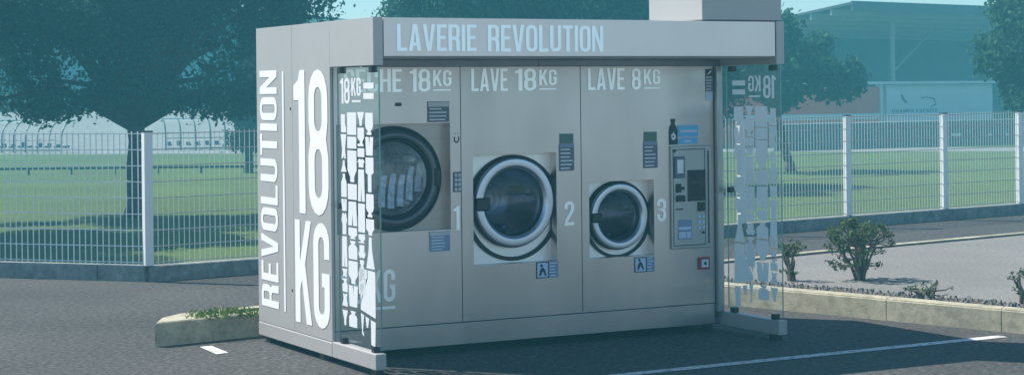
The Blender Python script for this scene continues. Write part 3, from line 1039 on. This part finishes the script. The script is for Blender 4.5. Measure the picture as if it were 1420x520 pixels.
# ------------------------------------------------------------------ fences with their low concrete wall
def fence(name, P0, d, length, post_s, label, wlabel, gap, wr=.0042, fm='fence'):
    nrm = Vector((-d.y, d.x, 0))
    if nrm.y < 0: nrm = -nrm
    WH = .150
    rz = math.atan2(d.y, d.x)
    w = MB()
    s = 0.0
    k = 0
    while s < length:                    # cast blocks butted end to end
        e = min(s + 2.2, length)
        w.box(s + .004, e - .004, 0.0, .16, -.05, WH)
        s = e; k += 1
    wo = w.build('low_wall', M['old_concrete'], None, bevel=.012)
    wo.location = P0; wo.rotation_euler = (0, 0, rz)
    tag(wo, wlabel, 'wall')
    t = empty(name, P0 + nrm * .06 + Vector((0, 0, WH)), rz, label, 'fence')
    hgt = 1.265
    for s in post_s:
        p = MB(); p.box(s - .044, s + .044, -.03, .035, .002, hgt + .012)
        po = p.build('post', M['fence'], t, bevel=.004)
        c = MB(); c.box(s - .047, s + .047, -.033, .038, hgt + .0125, hgt + .026)
        c.build('post_cap', M['tubegrey'], po)
    edges = [0.0] + [s for s in post_s if 0 < s < length - .2] + [length]
    edges = sorted(set(round(e, 3) for e in edges))
    for a, c in zip(edges[:-1], edges[1:]):
        b = MB()
        x = a + .05
        while x < c - .03:
            b.box(x - wr, x + wr, -.004, .004, .012, hgt + .02)
            x += gap
        z = .03
        i = 0
        while z < hgt + .001:
            b.box(a + .0, c - .0, -.0105, -.0045, z - .0045, z + .0045)
            z += (hgt - .032) / 8
        b.build('mesh_panel', M[fm], t)
    return t


fence('mesh_fence', FC, FD, 34.0, [0.0, 2.45, 4.25, 6.0, 7.93, 9.83, 11.735, 13.36, 15.0, 16.6, 18.4, 20.2, 22, 24, 26, 28, 30, 32],
      'white wire mesh fence running behind the kiosk and along the sports field', 'low weathered concrete wall under the fence behind the kiosk', .056, .0020, 'fence_dull')
fence('mesh_fence', FC - LD * 16.0, LD, 15.93, [1.6, 4.1, 6.6, 9.1, 11.6, 13.6], 'white wire mesh fence at the far left ending at the corner post',
      'low concrete wall under the left-hand fence by the asphalt', .066)


# ------------------------------------------------------------------ plants and trees
def leaves_np(centres, radii, counts, size, shell=.55, up=.0, aspect=1.7, rs=None):
    """random leaf quads inside ellipsoidal clumps, denser near their surface"""
    rs = rs or rng
    vs, fs = [], []
    base = 0
    for c, r, n in zip(centres, radii, counts):
        d = rs.normal(size=(n, 3)); d /= np.linalg.norm(d, axis=1)[:, None]
        rad = shell + (1 - shell) * rs.random(n) ** .8
        rad *= 1 + .16 * rs.normal(size=n)
        P = np.array(c) + d * rad[:, None] * np.array(r)
        nr = d * .6 + rs.normal(size=(n, 3)) * .8
        nr[:, 2] += up
        nr /= np.linalg.norm(nr, axis=1)[:, None]
        t = np.cross(nr, rs.normal(size=(n, 3))); t /= np.linalg.norm(t, axis=1)[:, None]
        bt = np.cross(nr, t)
        sz = size * (.45 + 1.1 * rs.random(n) ** 1.6)[:, None]
        q = np.stack([P - t * sz * aspect, P - bt * sz * .9 + t * sz * .1, P + t * sz * aspect, P + bt * sz * .9 - t * sz * .1], 1).reshape(-1, 3)
        vs.append(q)
        f = np.arange(n * 4).reshape(n, 4) + base
        fs.append(f); base += n * 4
    return np.concatenate(vs), np.concatenate(fs)


def mesh_np(name, v, f, m, parent=None):
    me = bpy.data.meshes.new(name)
    me.vertices.add(len(v)); me.vertices.foreach_set('co', v.astype(np.float32).ravel())
    me.loops.add(f.size); me.loops.foreach_set('vertex_index', f.astype(np.int32).ravel())
    me.polygons.add(len(f)); me.polygons.foreach_set('loop_start', np.arange(0, f.size, 4, dtype=np.int32))
    me.update(calc_edges=True); me.validate()
    me.materials.append(m)
    o = bpy.data.objects.new(name, me); COL.objects.link(o)
    if parent: o.parent = parent
    return o


def tree(name, loc, label, clumps, trunk, leaf_m, size, dens, group=None, limbs=True, lean=(0, 0), shell=.5):
    """clumps: (x, y, z, rx, ry, rz) from the foot; trunk: (radius, height)"""
    t = empty(name, loc, 0, label, 'tree', group)
    b = MB()
    tr_, th = trunk
    pts, rad = [], []
    for i in range(6):
        k = i / 5
        pts.append((lean[0] * k + .04 * math.sin(i * 2.1) * tr_ * 4, lean[1] * k, th * k - .05))
        rad.append(tr_ * (1.35 if i == 0 else 1.02 - .25 * k))
    b.path(pts, rad, 10)
    topp = Vector(pts[-1])
    if limbs:
        for c in clumps[::3]:
            e = Vector(c[:3])
            mid = topp.lerp(e, .5) + Vector((0, 0, .16 * Vector((e.x, e.y)).length))
            b.path([topp - Vector((0, 0, .15)), mid, e], [tr_ * .5, tr_ * .28, tr_ * .08], 6)
    b.build('trunk', M['bark'], t, smooth=True)
    cs = [c[:3] for c in clumps]; rs_ = [c[3:] for c in clumps]
    area = [c[3] * c[4] + c[4] * c[5] + c[3] * c[5] for c in clumps]
    cnt = [max(20, int(dens * a)) for a in area]
    v, f = leaves_np(cs, rs_, cnt, size, shell)
    mesh_np('crown', v, f, leaf_m, t)
    return t


def clump_set(n, cx, cy, cz, rx, ry, rz, r0, r1, rs):
    out = []
    for i in range(n):
        d = rs.normal(size=3); d /= np.linalg.norm(d)
        k = rs.uniform(.35, .95)
        r = rs.uniform(r0, r1)
        out.append((cx + d[0] * rx * k, cy + d[1] * ry * k, cz + d[2] * rz * k, r * rs.uniform(.9, 1.3), r * rs.uniform(.9, 1.3), r * rs.uniform(.7, 1.0)))
    return out


# the broad tree behind the left fence
base = g(190, 301, FZ)
rs1 = np.random.default_rng(3)
cl = clump_set(86, 0, 0, 5.2, 4.3, 2.8, 2.4, .55, 1.0, rs1)
cl += [(s * x, rs1.uniform(-1.2, 1.2), z, .62, .8, .40) for s in (-1, 1) for x, z in ((.7, 2.55), (1.3, 2.45), (1.9, 2.4), (2.5, 2.5), (3.1, 2.5), (3.7, 2.7), (4.3, 2.9), (2.0, 3.0), (3.0, 3.1))]
for x_, y_, w_, lb_ in ((-12.3, 35.0, 2.7, 'tall tree at the left edge, its crown cut by the picture border'), (-13.4, 30.5, 2.6, 'tall tree standing outside the left border that shades the grass behind the fence')):
    tree('shade_tree', (x_, y_, FZ), lb_, clump_set(44, 0, 0, 6.2, w_, w_, 2.5, .7, 1.1, rs1), (.22, 3.4), M['leaf_main_hazed'], .05, 420)
tree('broad_tree', base, 'broad dark tree with a thick forked trunk just behind the left fence', cl, (.23, 2.1), M['leaf_main_hazed'], .034, 860)

# trees behind the kiosk
rs2 = np.random.default_rng(8)
p = at(610, 100, 46); p.z = FZ
tree('leafy_tree', p, 'leafy green tree rising behind the left half of the kiosk roof', clump_set(44, 0, 0, 4.8, 1.75, 1.6, 2.3, .6, 1.0, rs2), (.2, 2.6), M['leaf_mid_hazed'], .042, 640)
p = at(775, 100, 48); p.z = FZ
tree('leafy_tree', p, 'leafy green tree rising behind the kiosk beside the white roof cowl', clump_set(64, 0, 0, 4.8, 2.7, 1.8, 2.3, .6, 1.0, rs2), (.2, 2.6), M['leaf_mid_hazed'], .042, 640)
p = at(980, 100, 50); p.z = FZ
tree('leafy_tree', p, 'leafy green tree behind the kiosk, between its cowl and the field tree on the right', clump_set(26, 0, 0, 3.6, 1.5, 1.6, 2.0, .6, 1.0, rs2), (.2, 2.2), M['leaf_mid_hazed'], .042, 640)

# field tree on the right with a leaning trunk
p = g(1097, 238, FZ)
rs3 = np.random.default_rng(21)
cl = clump_set(34, -.7, 0, 3.5, 1.9, 1.8, 1.35, .5, .8, rs3) + [(1.9, 0, 2.75, .6, .6, .5), (2.05, .2, 3.25, .32, .4, .45), (1.2, -.2, 2.6, .7, .7, .45), (.9, .3, 4.0, .6, .6, .5), (-1.0, 0, 4.7, .9, .8, .4)]
tree('field_tree', p, 'round field tree with a slim leaning trunk, left of the grandstand', cl, (.15, 1.9), M['leaf_right_hazed'], .062, 520, lean=(-.45, 0))
p = at(1438, 100, 50); p.z = FZ
rs4 = np.random.default_rng(4)
tree('edge_tree', p, 'bright green tree at the far right hiding the end of the grandstand', clump_set(40, 0, 0, 3.5, 1.25, 1.3, 2.2, .45, .75, rs4), (.16, 1.6), M['leaf_right_hazed'], .05, 620)


# conifers left of the kiosk top
def conifer(loc, h, w, label, group):
    t = empty('conifer', loc, 0, label, 'tree', group)
    b = MB(); b.path([(0, 0, -.05), (0, 0, h * .6), (.05, 0, h)], [.14, .08, .015], 8)
    b.build('trunk', M['bark'], t)
    cs, rr_, cn = [], [], []
    k = 0
    z = .9
    while z < h:
        f_ = 1 - (z - .9) / (h - .85)
        for i in range(6):
            a = rng.uniform(0, 6.28)
            rad = w * f_ * rng.uniform(.45, 1.0)
            cs.append((rad * .6 * math.cos(a), rad * .6 * math.sin(a), z + rng.uniform(-.1, .15)))
            rr_.append((.12 + rad * .45, .12 + rad * .45, .16 + .14 * f_)); cn.append(int(60 + 140 * f_))
        z += .30
    v, f = leaves_np(cs, rr_, cn, .036, .2, aspect=2.6)
    mesh_np('crown', v, f, M['needle_hazed'], t)
    return t


for i, (px, py, d, w, lb) in enumerate(((343, 1, 62, 1.0, 'tall pointed conifer nearest the broad tree, left of the kiosk top'), (372, 13, 66, .9, 'middle conifer of the three left of the kiosk top'),
                                        (395, 1, 70, .8, 'slender conifer with its tip beside the open sky left of the kiosk'), (411, 18, 72, .7, 'lowest conifer at the right end of the group left of the kiosk'))):
    p = at(px, py, d); h = p.z - FZ; p.z = FZ
    conifer(p, h, w, lb, 'conifers left of the kiosk')

# far row of trees beyond the pitch
rs5 = np.random.default_rng(77)
for i, (px, d, top, wd) in enumerate(((-60, 124, -60, 5.6), (20, 128, -50, 5.6), (95, 124, -50, 5.2), (165, 130, -40, 5.6), (240, 125, -45, 5.2), (300, 128, -25, 5), (352, 124, 15, 4),
                                      (445, 120, 100, 3.4), (520, 118, 95, 3.4), (1015, 122, 90, 4), (1110, 118, 60, 4), (1480, 110, 30, 5))):
    p = at(px, 100, d); zt = at(px, top, d).z - FZ; p.z = FZ
    cl = clump_set(30, 0, 0, zt * .55, wd * .72, wd * .6, zt * .42, 1.0, 1.7, rs5)
    tree('background_tree', p, 'hazy blue-green tree in the far row beyond the field', cl, (.25, 2.0), M['leaf_far_hazed'], .11, 150, 'far row of trees beyond the field', limbs=False)
# a far wood behind them, one mass
b_c, b_r, b_n = [], [], []
for i in range(150):
    px = -150 + i * 4.6 if i < 120 else 900 + (i - 120) * 26
    p = at(px, 100, 130 + rs5.uniform(-5, 6))
    hh = rs5.uniform(2.0, 5.6) if i < 120 and px < 340 else rs5.uniform(1.0, 2.4)
    b_c.append((p.x, p.y, FZ + hh)); b_r.append((2.2, 2.2, hh * .9)); b_n.append(330)
v, f = leaves_np(b_c, b_r, b_n, .16, .3)
tag(mesh_np('woodland', v, f, M['leaf_far_hazed']), 'far band of hazy woodland behind the sports ground', 'woodland', kind='stuff')


# pruned shrubs in the kerb bed
def shrub(name, loc, label, stems, h, w, zlow, ntips, leaf, perleaf, seed, tip_r=.05):
    """forked stems from one foot; twig ends spread through a flat-topped dome"""
    t = empty(name, loc, 0, label, 'shrub')
    r_ = np.random.default_rng(seed)
    b = MB()
    nodes = []
    for i in range(stems):
        a = 2 * math.pi * (i + r_.uniform(-.35, .35)) / stems
        k = r_.uniform(.35, 1.0) if i else .1
        p0 = Vector((.025 * math.cos(a), .025 * math.sin(a), -.02))
        p1 = Vector((w * .30 * k * math.cos(a), w * .30 * k * math.sin(a), h * r_.uniform(.22, .34)))
        p2 = Vector((w * .62 * k * math.cos(a + r_.uniform(-.3, .3)), w * .62 * k * math.sin(a), h * r_.uniform(.48, .64)))
        j = Vector((r_.uniform(-.012, .012), r_.uniform(-.012, .012), 0))
        b.path([p0, p0.lerp(p1, .5) + j, p1, p1.lerp(p2, .5) - j, p2], [.017, .014, .012, .010, .008], 6)
        nodes += [p1, p1.lerp(p2, .5), p2, p2]
    tips = []
    for i in range(ntips):
        a = r_.uniform(0, 6.283)
        rad = w * math.sqrt(r_.random())
        top = h * (1 - .22 * (rad / w) ** 2)
        e = Vector((rad * math.cos(a), rad * math.sin(a), r_.uniform(zlow, top) if r_.random() < .45 else r_.uniform(top * .8, top)))
        nd = min(nodes, key=lambda q_: (q_ - e).length + max(0, q_.z - e.z) * 3)
        m_ = nd.lerp(e, .55) + Vector((r_.uniform(-.015, .015), r_.uniform(-.015, .015), -.01))
        b.path([nd, m_, e], [.006, .0045, .003], 5)
        tips += [tuple(e)] + ([tuple(m_)] if r_.random() < .4 else [])
    b.build('stems', M['stem'], t)
    v, f = leaves_np(tips, [(tip_r, tip_r, tip_r * .8)] * len(tips), [perleaf] * len(tips), leaf, .1, aspect=1.8, rs=r_)
    mesh_np('foliage', v, f, M['leaf_shrub'], t)
    return t


shrub('shrub', g(1193, 388, KH - .02), 'leafy clipped shrub with bare forked stems in the kerb bed', 10, .53, .285, .13, 96, .0095, 22, 5, .045)
shrub('shrub', g(1098, 389, KH - .02), 'small thin shrub with bare twisted stems right beside the glass screen', 6, .36, .13, .05, 26, .009, 9, 9, .03)
shrub('shrub', g(1286, 414, KH - .02), 'low sprawling twiggy shrub in the soil behind the kerb', 7, .12, .20, .02, 22, .008, 5, 13, .03)
shrub('shrub', g(1424, 421, KH - .02), 'bare twiggy shrub at the right edge of the bed', 5, .30, .16, .06, 20, .009, 6, 17, .03)
# weeds on the tip of the island
wb = MB()
for i in range(420):
    k = random.random()
    p = g(262 + 108 * k + random.uniform(-8, 8), 439 - 7 * k + random.uniform(-3, 6), KH - .015)
    hh = random.uniform(.015, .06) * (1.2 - abs(k - .45))
    a = random.uniform(0, 6.28); w = random.uniform(.006, .014)
    dx_, dy_ = w * math.cos(a), w * math.sin(a)
    e = Vector((random.uniform(-.04, .04), random.uniform(-.04, .04), hh))
    wb.add([p + Vector((-dx_, -dy_, 0)), p + Vector((dx_, dy_, 0)), p + e * .6 + Vector((dx_, dy_, 0)), p + e], [[0, 1, 2, 3]])
tag(wb.build('weeds', M['weed']), 'low green weeds growing in the soil at the tip of the kerbed island', 'weeds', kind='stuff')
# lawn blades right behind the fences
# ------------------------------------------------------------------ sports ground: shelters, rail, houses, grandstand
def shelter(p0, ax, length, label, mirror):
    rz = math.atan2(ax.y, ax.x)
    t = empty('hoop_shelter', p0, rz, label, 'shelter', 'hoop shelters at the edge of the pitch')
    s = 1
    prof = []
    for i in range(9):
        a = R(90 * i / 8)
        prof.append((.95 * (1 - math.cos(a)) , .62 + .86 * math.sin(a)))
    prof = [(0, .0), (0, .35)] + prof + [(1.15, 1.50)]
    b = MB()
    for i in range(len(prof) - 4, len(prof) - 1):
        (y0, z0), (y1, z1) = prof[i], prof[i + 1]
        b.quad((0, y0 + .03, z0), (length, y0 + .03, z0), (length, y1 + .03, z1), (0, y1 + .03, z1))
    b.build('cover', M['poly'], t, smooth=False)
    k = int(length / .62)
    for i in range(k + 1):
        x = length * i / k
        b = MB(); b.path([(x, y, z) for y, z in prof], [.034] * len(prof), 6)
        b.build('hoop', M['tubegrey'], t)
    b = MB()
    b.tube((0, .01, .60), (length, .01, .60), .02); b.tube((0, .01, .12), (length, .01, .12), .025)
    b.build('rail', M['tubegrey'], t)
    b = MB(); b.box(0, length, 1.1, 1.2, 1.46, 1.54)
    b.build('top_edge', M['palewall'], t)
    for i in range(9):
        x = .3 + i * (length - .6) / 8
        b = MB()
        b.box(x - .10, x + .10, .7, .95, .22, .30); b.box(x - .10, x + .10, .951, .99, .22, .30 + .2 * random.random())
        b.build('seat', M['hoard'], t)
    return t


p = at(-30, 205, 88); p.z = FZ
shelter(p, Vector((1, -.35, 0)).normalized(), 4.6, 'curved hoop shelter with pale cover, left of the broad tree', False)
p = at(230, 205, 88); p.z = FZ
shelter(p, Vector((1, .35, 0)).normalized(), 4.3, 'curved hoop shelter with pale cover, between the broad tree and the kiosk', True)
bk = MB()
bk.quad((-48, 92, FZ + .004), (-6, 92, FZ + .004), (-6, 112, .95), (-48, 112, .95))
bk.quad((-48, 112, .95), (-6, 112, .95), (-6, 122, FZ - .1), (-48, 122, FZ - .1))
tag(bk.build('bank', M['path']), kind='structure')
a0, a1 = g(-150, 238, FZ), g(345, 238, FZ)
t = empty('pitch_rail', (a0.x, 62, FZ), 0, 'low dark rail running along the grass in front of the hoop shelters', 'rail')
b = MB(); b.box(0, 16.5, -.03, .03, .17, .25)
b.build('rail', M['tubegrey'], t)
b = MB()
for i in range(12):
    b.box(.2 + i * 1.45, .26 + i * 1.45, -.025, .025, -.02, .171)
b.build('posts', M['tubegrey'], t)
for (px, py, d, w, lb) in ((68, 146, 128, 3.0, 'small house with a pale roof among the trees on the far left'), (272, 146, 128, 2.6, 'small house with a pale roof between the broad tree and the kiosk')):
    p = at(px, py, d)
    t = empty('house', (p.x, d, FZ), 0, lb, 'house', 'small houses among the far trees')
    hz = p.z - FZ
    b = MB(); b.box(-w * .85, w * .85, 0, 4, -.05, hz - .3); b.build('wall', M['palewall'], t)
    b = MB()
    e = hz - .30
    b.add([(-w, -.4, e), (w, -.4, e), (w, 4.4, e), (-w, 4.4, e), (-w * .3, 2, e + 1.0), (w * .3, 2, e + 1.0)], [[0, 1, 5, 4], [1, 2, 5], [2, 3, 4, 5], [3, 0, 4], [3, 2, 1, 0]])
    b.build('roof', M['tile'], t)

# grandstand: local x along its front, y to the back
SD = Vector((.86, .51, 0)).normalized()
SN = Vector((-SD.y, SD.x, 0))
S0 = at(1180, 3, 84)
ts = empty('grandstand', (S0.x, S0.y, FZ), math.atan2(SD.y, SD.x), 'covered grandstand with a wide dark roof, orange and white walls beyond the field', 'grandstand')


def sp(px, py, yoff):
    """local x, z of what shows there on the plane yoff behind the stand's front"""
    r = Vector(ray(px, py)); o = Vector((S0.x, S0.y, 0)) + SN * yoff
    t_ = (o.dot(SN)) / Vector((r.x, r.y, 0)).dot(SN)
    P = r * t_
    return (Vector((P.x, P.y, 0)) - Vector((S0.x, S0.y, 0))).dot(SD), P.z + EYE - FZ


zf = S0.z - FZ
LEN = 34.0
DEP = 13.0
slope = -.10
b = MB()
def rz_(x, y): return zf + slope * y - .012 * x
nx = 17
for i in range(nx):
    x0, x1 = LEN * i / nx, LEN * (i + 1) / nx
    v8 = [(x, y, rz_(x, y) + dz_) for dz_ in (-.12, 0) for y in (0, DEP) for x in (x0 + (0 if i == 0 else 0), x1)]
    b.add(v8, [[0, 2, 3, 1], [4, 5, 7, 6], [0, 1, 5, 4], [2, 6, 7, 3]] + ([[0, 4, 6, 2]] if i == 0 else []))
b.build('roof', M['roofsheet'], ts)
b = MB()
for j in range(1, 9):
    y = j * DEP / 9
    v8 = [(x, y + dy, rz_(x, y) - .121 - dz_) for dz_ in (.28, 0) for dy in (0, .12) for x in (.1, LEN - .1)]
    b.add(v8, [[0, 2, 3, 1], [4, 5, 7, 6], [0, 1, 5, 4], [2, 6, 7, 3], [0, 4, 6, 2], [1, 3, 7, 5]])
b.build('purlins', M['purlin'], ts)
b = MB()
v8 = [(x, y, rz_(x, 0) + dz_) for dz_ in (-.42, .04) for y in (-.10, -.004) for x in (0, LEN)]
b.add(v8, [[0, 2, 3, 1], [4, 5, 7, 6], [0, 1, 5, 4], [2, 6, 7, 3], [0, 4, 6, 2], [1, 3, 7, 5]])
b.build('roof_edge', M['roofsheet'], ts)
# walls at ground level
yw = 3.0
xo0, zt = sp(1085, 122, yw); xo1, _ = sp(1219, 122, yw)
xw0, ztw = sp(1229, 118, yw); xw1, _ = sp(1376, 118, yw)
_, zb1 = sp(1219, 157, yw); _, zb2 = sp(1219, 165, yw)
b = MB(); b.box(xo0 - 6, xo1, yw, yw + .3, -.05, zb2); b.box(xo0 - 6, xo1, yw, yw + .3, zb1, zt)
b.build('orange_wall', M['orange'], ts)
b = MB(); b.box(xo0 - 6, xo1, yw - .05, yw + .25, zb2 + .003, zb1 - .003)
b.build('wall_band', M['standwhite'], ts)
b = MB(); b.box(xo1 + .01, xo1 + .16, yw - .1, yw + .25, -.05, zt + .12)
b.build('corner_column', M['standwhite'], ts)
b = MB(); b.box(xo1 + .165, xw0 - .005, yw + .5, yw + .8, -.05, ztw)
b.build('doorway', M['standdark'], ts)
b = MB(); b.box(xw0, xw1, yw, yw + .3, -.05, ztw)
ww = b.build('white_wall', M['standwhite'], ts)
b = MB(); b.box(xw1 + .005, LEN - .5, yw + .1, yw + .4, -.05, ztw - .2)
b.build('rear_wall', M['standdark'], ts)
b = MB(); b.box(xo0 - 6, LEN - .5, yw - .35, yw - .12, ztw + .03, ztw + .16)
b.build('balcony_rail', M['standwhite'], ts)
# name and two emblems on the white wall
b = MB()
fq = lambda x, z: (x, yw - .012, z)
x0, zz0 = sp(1237, 156.5, yw); x1, zz1 = sp(1300, 151, yw)
xm = x0 + (x1 - x0) * .50
text(b, 'CHAMPS', fq, x0, xm - .08, zz0, zz1 - zz0, .1)
text(b, 'ESPRITS', fq, xm + .08, x1, zz0, zz1 - zz0, .1)
b.build('wall_lettering', M['emblem'], ww)
b = MB()
xa, za = sp(1252, 138, yw); k = .42
put_polys(b, [[[(xa + a * k, za + c * k) for a, c in ((-.3, .6), (0, .5), (.1, .2), (.5, -.2), (.7, -.1), (.55, -.5), (.2, -.35), (-.25, .1))]]], fq)
b.build('emblem', M['emblem'], ww)
b = MB()
xa, za = sp(1288, 142, yw)
put_polys(b, [[stroke([(xa - .5, za + .2), (xa - .1, za + .25), (xa + .35, za + .15), (xa + .45, za - .1), (xa + .1, za - .25)], .07)]], fq)
b.build('emblem', M['emblem'], ww)
# terraces, columns, brace
b = MB()
for i in range(7):
    b.box(.6, LEN - .6, yw + .5 + i * .9, yw + .5 + (i + 1) * .9 - .004, ztw - .4, ztw + .05 + i * .38)
b.build('terrace', M['standdark'], ts)
for i in range(7):
    b = MB()
    b.box(.9, LEN - .9, yw + .95 + i * .9, yw + 1.02 + i * .9, ztw + .055 + i * .38, ztw + .40 + i * .38)
    b.build('seat_row', M['hoard'], ts)
b = MB(); b.box(.3, LEN - .3, DEP - .4, DEP - .2, ztw - .4, rz_(LEN, DEP) - .5)
b.build('back_wall', M['standdark'], ts)
for px in (1238, 1372, 1500):
    xc, _ = sp(px, 100, yw - .02)
    if xc > LEN - .5: continue
    b = MB(); b.box(xc - .08, xc + .08, yw - .10, yw + .06, ztw + .17, rz_(xc, yw) - .41)
    b.build('column', M['purlin'], ts)
xc, z0 = sp(1240, 98, yw); xd, z1 = sp(1288, 48, yw + 2)
b = MB(); b.tube((xc, yw, z0), (xd, yw + 2, min(z1, rz_(xd, yw + 2) - .4)), .07)
b.build('brace', M['purlin'], ts)
# dark hoarding along the pitch with small white marks
a0 = at(1075, 190, 78); a1 = at(1700, 190, 92)
hd = Vector((a1.x - a0.x, a1.y - a0.y, 0)); hl = hd.length
th_ = empty('hoarding', (a0.x, a0.y, FZ), math.atan2(hd.y, hd.x), 'long dark hoarding in front of the grandstand with small white marks', 'hoarding')
b = MB(); b.box(0, hl, 0, .08, -.05, 1.12)
b.build('board', M['hoard'], th_)
b = MB(); b.box(0, hl, -.03, .11, 1.123, 1.16)
b.build('top_rail', M['standwhite'], th_)
b = MB()
for px in (1326, 1373, 1397):
    rr = Vector(ray(px, 187)); nh = Vector((-hd.y, hd.x, 0)).normalized(); o_ = Vector((a0.x, a0.y, 0))
    P = rr * (o_.dot(nh) / Vector((rr.x, rr.y, 0)).dot(nh))
    x = (Vector((P.x, P.y, 0)) - o_).dot(hd.normalized()); z = P.z + EYE - FZ
    wd = .28 if px == 1326 else .09
    b.box(x - wd, x + wd, -.012, -.002, z - .05, z + .06)
b.build('marks', M['white'], th_)

# distant hill
b = MB()
pts = [at(250, 70, 150), at(360, 30, 150), at(430, 21.5, 150), at(500, 29, 150), at(600, 34, 150), at(760, 60, 150)]
vs = []
for p in pts:
    vs += [(p.x, 150, p.z), (p.x, 140, FZ - .2), (p.x, 158, FZ - .2)]
fs = []
for i in range(len(pts) - 1):
    a, c = i * 3, (i + 1) * 3
    fs += [[a + 1, c + 1, c, a], [a, c, c + 2, a + 2]]
b.add(vs, fs)
tag(b.build('hill', M['hill']), kind='structure')

# ------------------------------------------------------------------ air
HZ = MB(); HZ.box(-168, 168, -60, 168, -2.0, 12.5)
mh = bpy.data.materials.new('haze'); mh.use_nodes = True
nt = mh.node_tree; nt.nodes.clear()
o_ = nt.nodes.new('ShaderNodeOutputMaterial'); vp = nt.nodes.new('ShaderNodeVolumePrincipled')
vp.inputs['Color'].default_value = (.18, .70, .88, 1)
vp.inputs['Density'].default_value = .0043
nt.links.new(vp.outputs['Volume'], o_.inputs['Volume'])
tag(HZ.build('haze', mh), 'pale blue-green air between the camera and the far trees', 'haze', kind='stuff')

# ------------------------------------------------------------------ light, sky, camera
AZ, EL = 157.0, 51.0
sx, sy = math.cos(R(AZ)), math.sin(R(AZ))
L = bpy.data.lights.new('sun', 'SUN')
L.energy, L.angle, L.color = 4.8, R(.5), (1.0, .94, .86)
lo = bpy.data.objects.new('sun', L); COL.objects.link(lo)
dvec = Vector((-sx * math.cos(R(EL)), -sy * math.cos(R(EL)), -math.sin(R(EL))))
lo.rotation_euler = dvec.to_track_quat('-Z', 'Y').to_euler()
lo.location = (-10, 10, 20)

wd = bpy.data.worlds.new('World'); scene.world = wd
wd.use_nodes = True
nt = wd.node_tree
bg = nt.nodes['Background']
sky = nt.nodes.new('ShaderNodeTexSky')
sky.sky_type = 'NISHITA'; sky.sun_disc = False
sky.sun_elevation, sky.sun_rotation = R(EL), math.atan2(sx, sy)
sky.air_density, sky.dust_density, sky.ozone_density = 1.0, .2, 4.0
nt.links.new(sky.outputs['Color'], bg.inputs['Color'])
bg.inputs['Strength'].default_value = .088

cam = bpy.data.cameras.new('camera')
cam.sensor_width = 36; cam.sensor_fit = 'HORIZONTAL'
cam.lens = F / 1420 * 36
cam.shift_y = -(260 - H0) / 1420
cam.clip_start, cam.clip_end = .1, 2000
co = bpy.data.objects.new('camera', cam); COL.objects.link(co)
co.matrix_world = Matrix(((CR, SR, 0, 0), (0, 0, -1, 0), (-SR, CR, 0, EYE), (0, 0, 0, 1)))
scene.camera = co

scene.render.engine = 'CYCLES'
scene.cycles.max_bounces = 10
scene.cycles.transparent_max_bounces = 24
scene.cycles.volume_bounces = 1
scene.cycles.use_denoising = True
scene.view_settings.view_transform = 'Standard'
scene.view_settings.look = 'None'
scene.view_settings.gamma = 1
scene.view_settings.exposure = 0.75
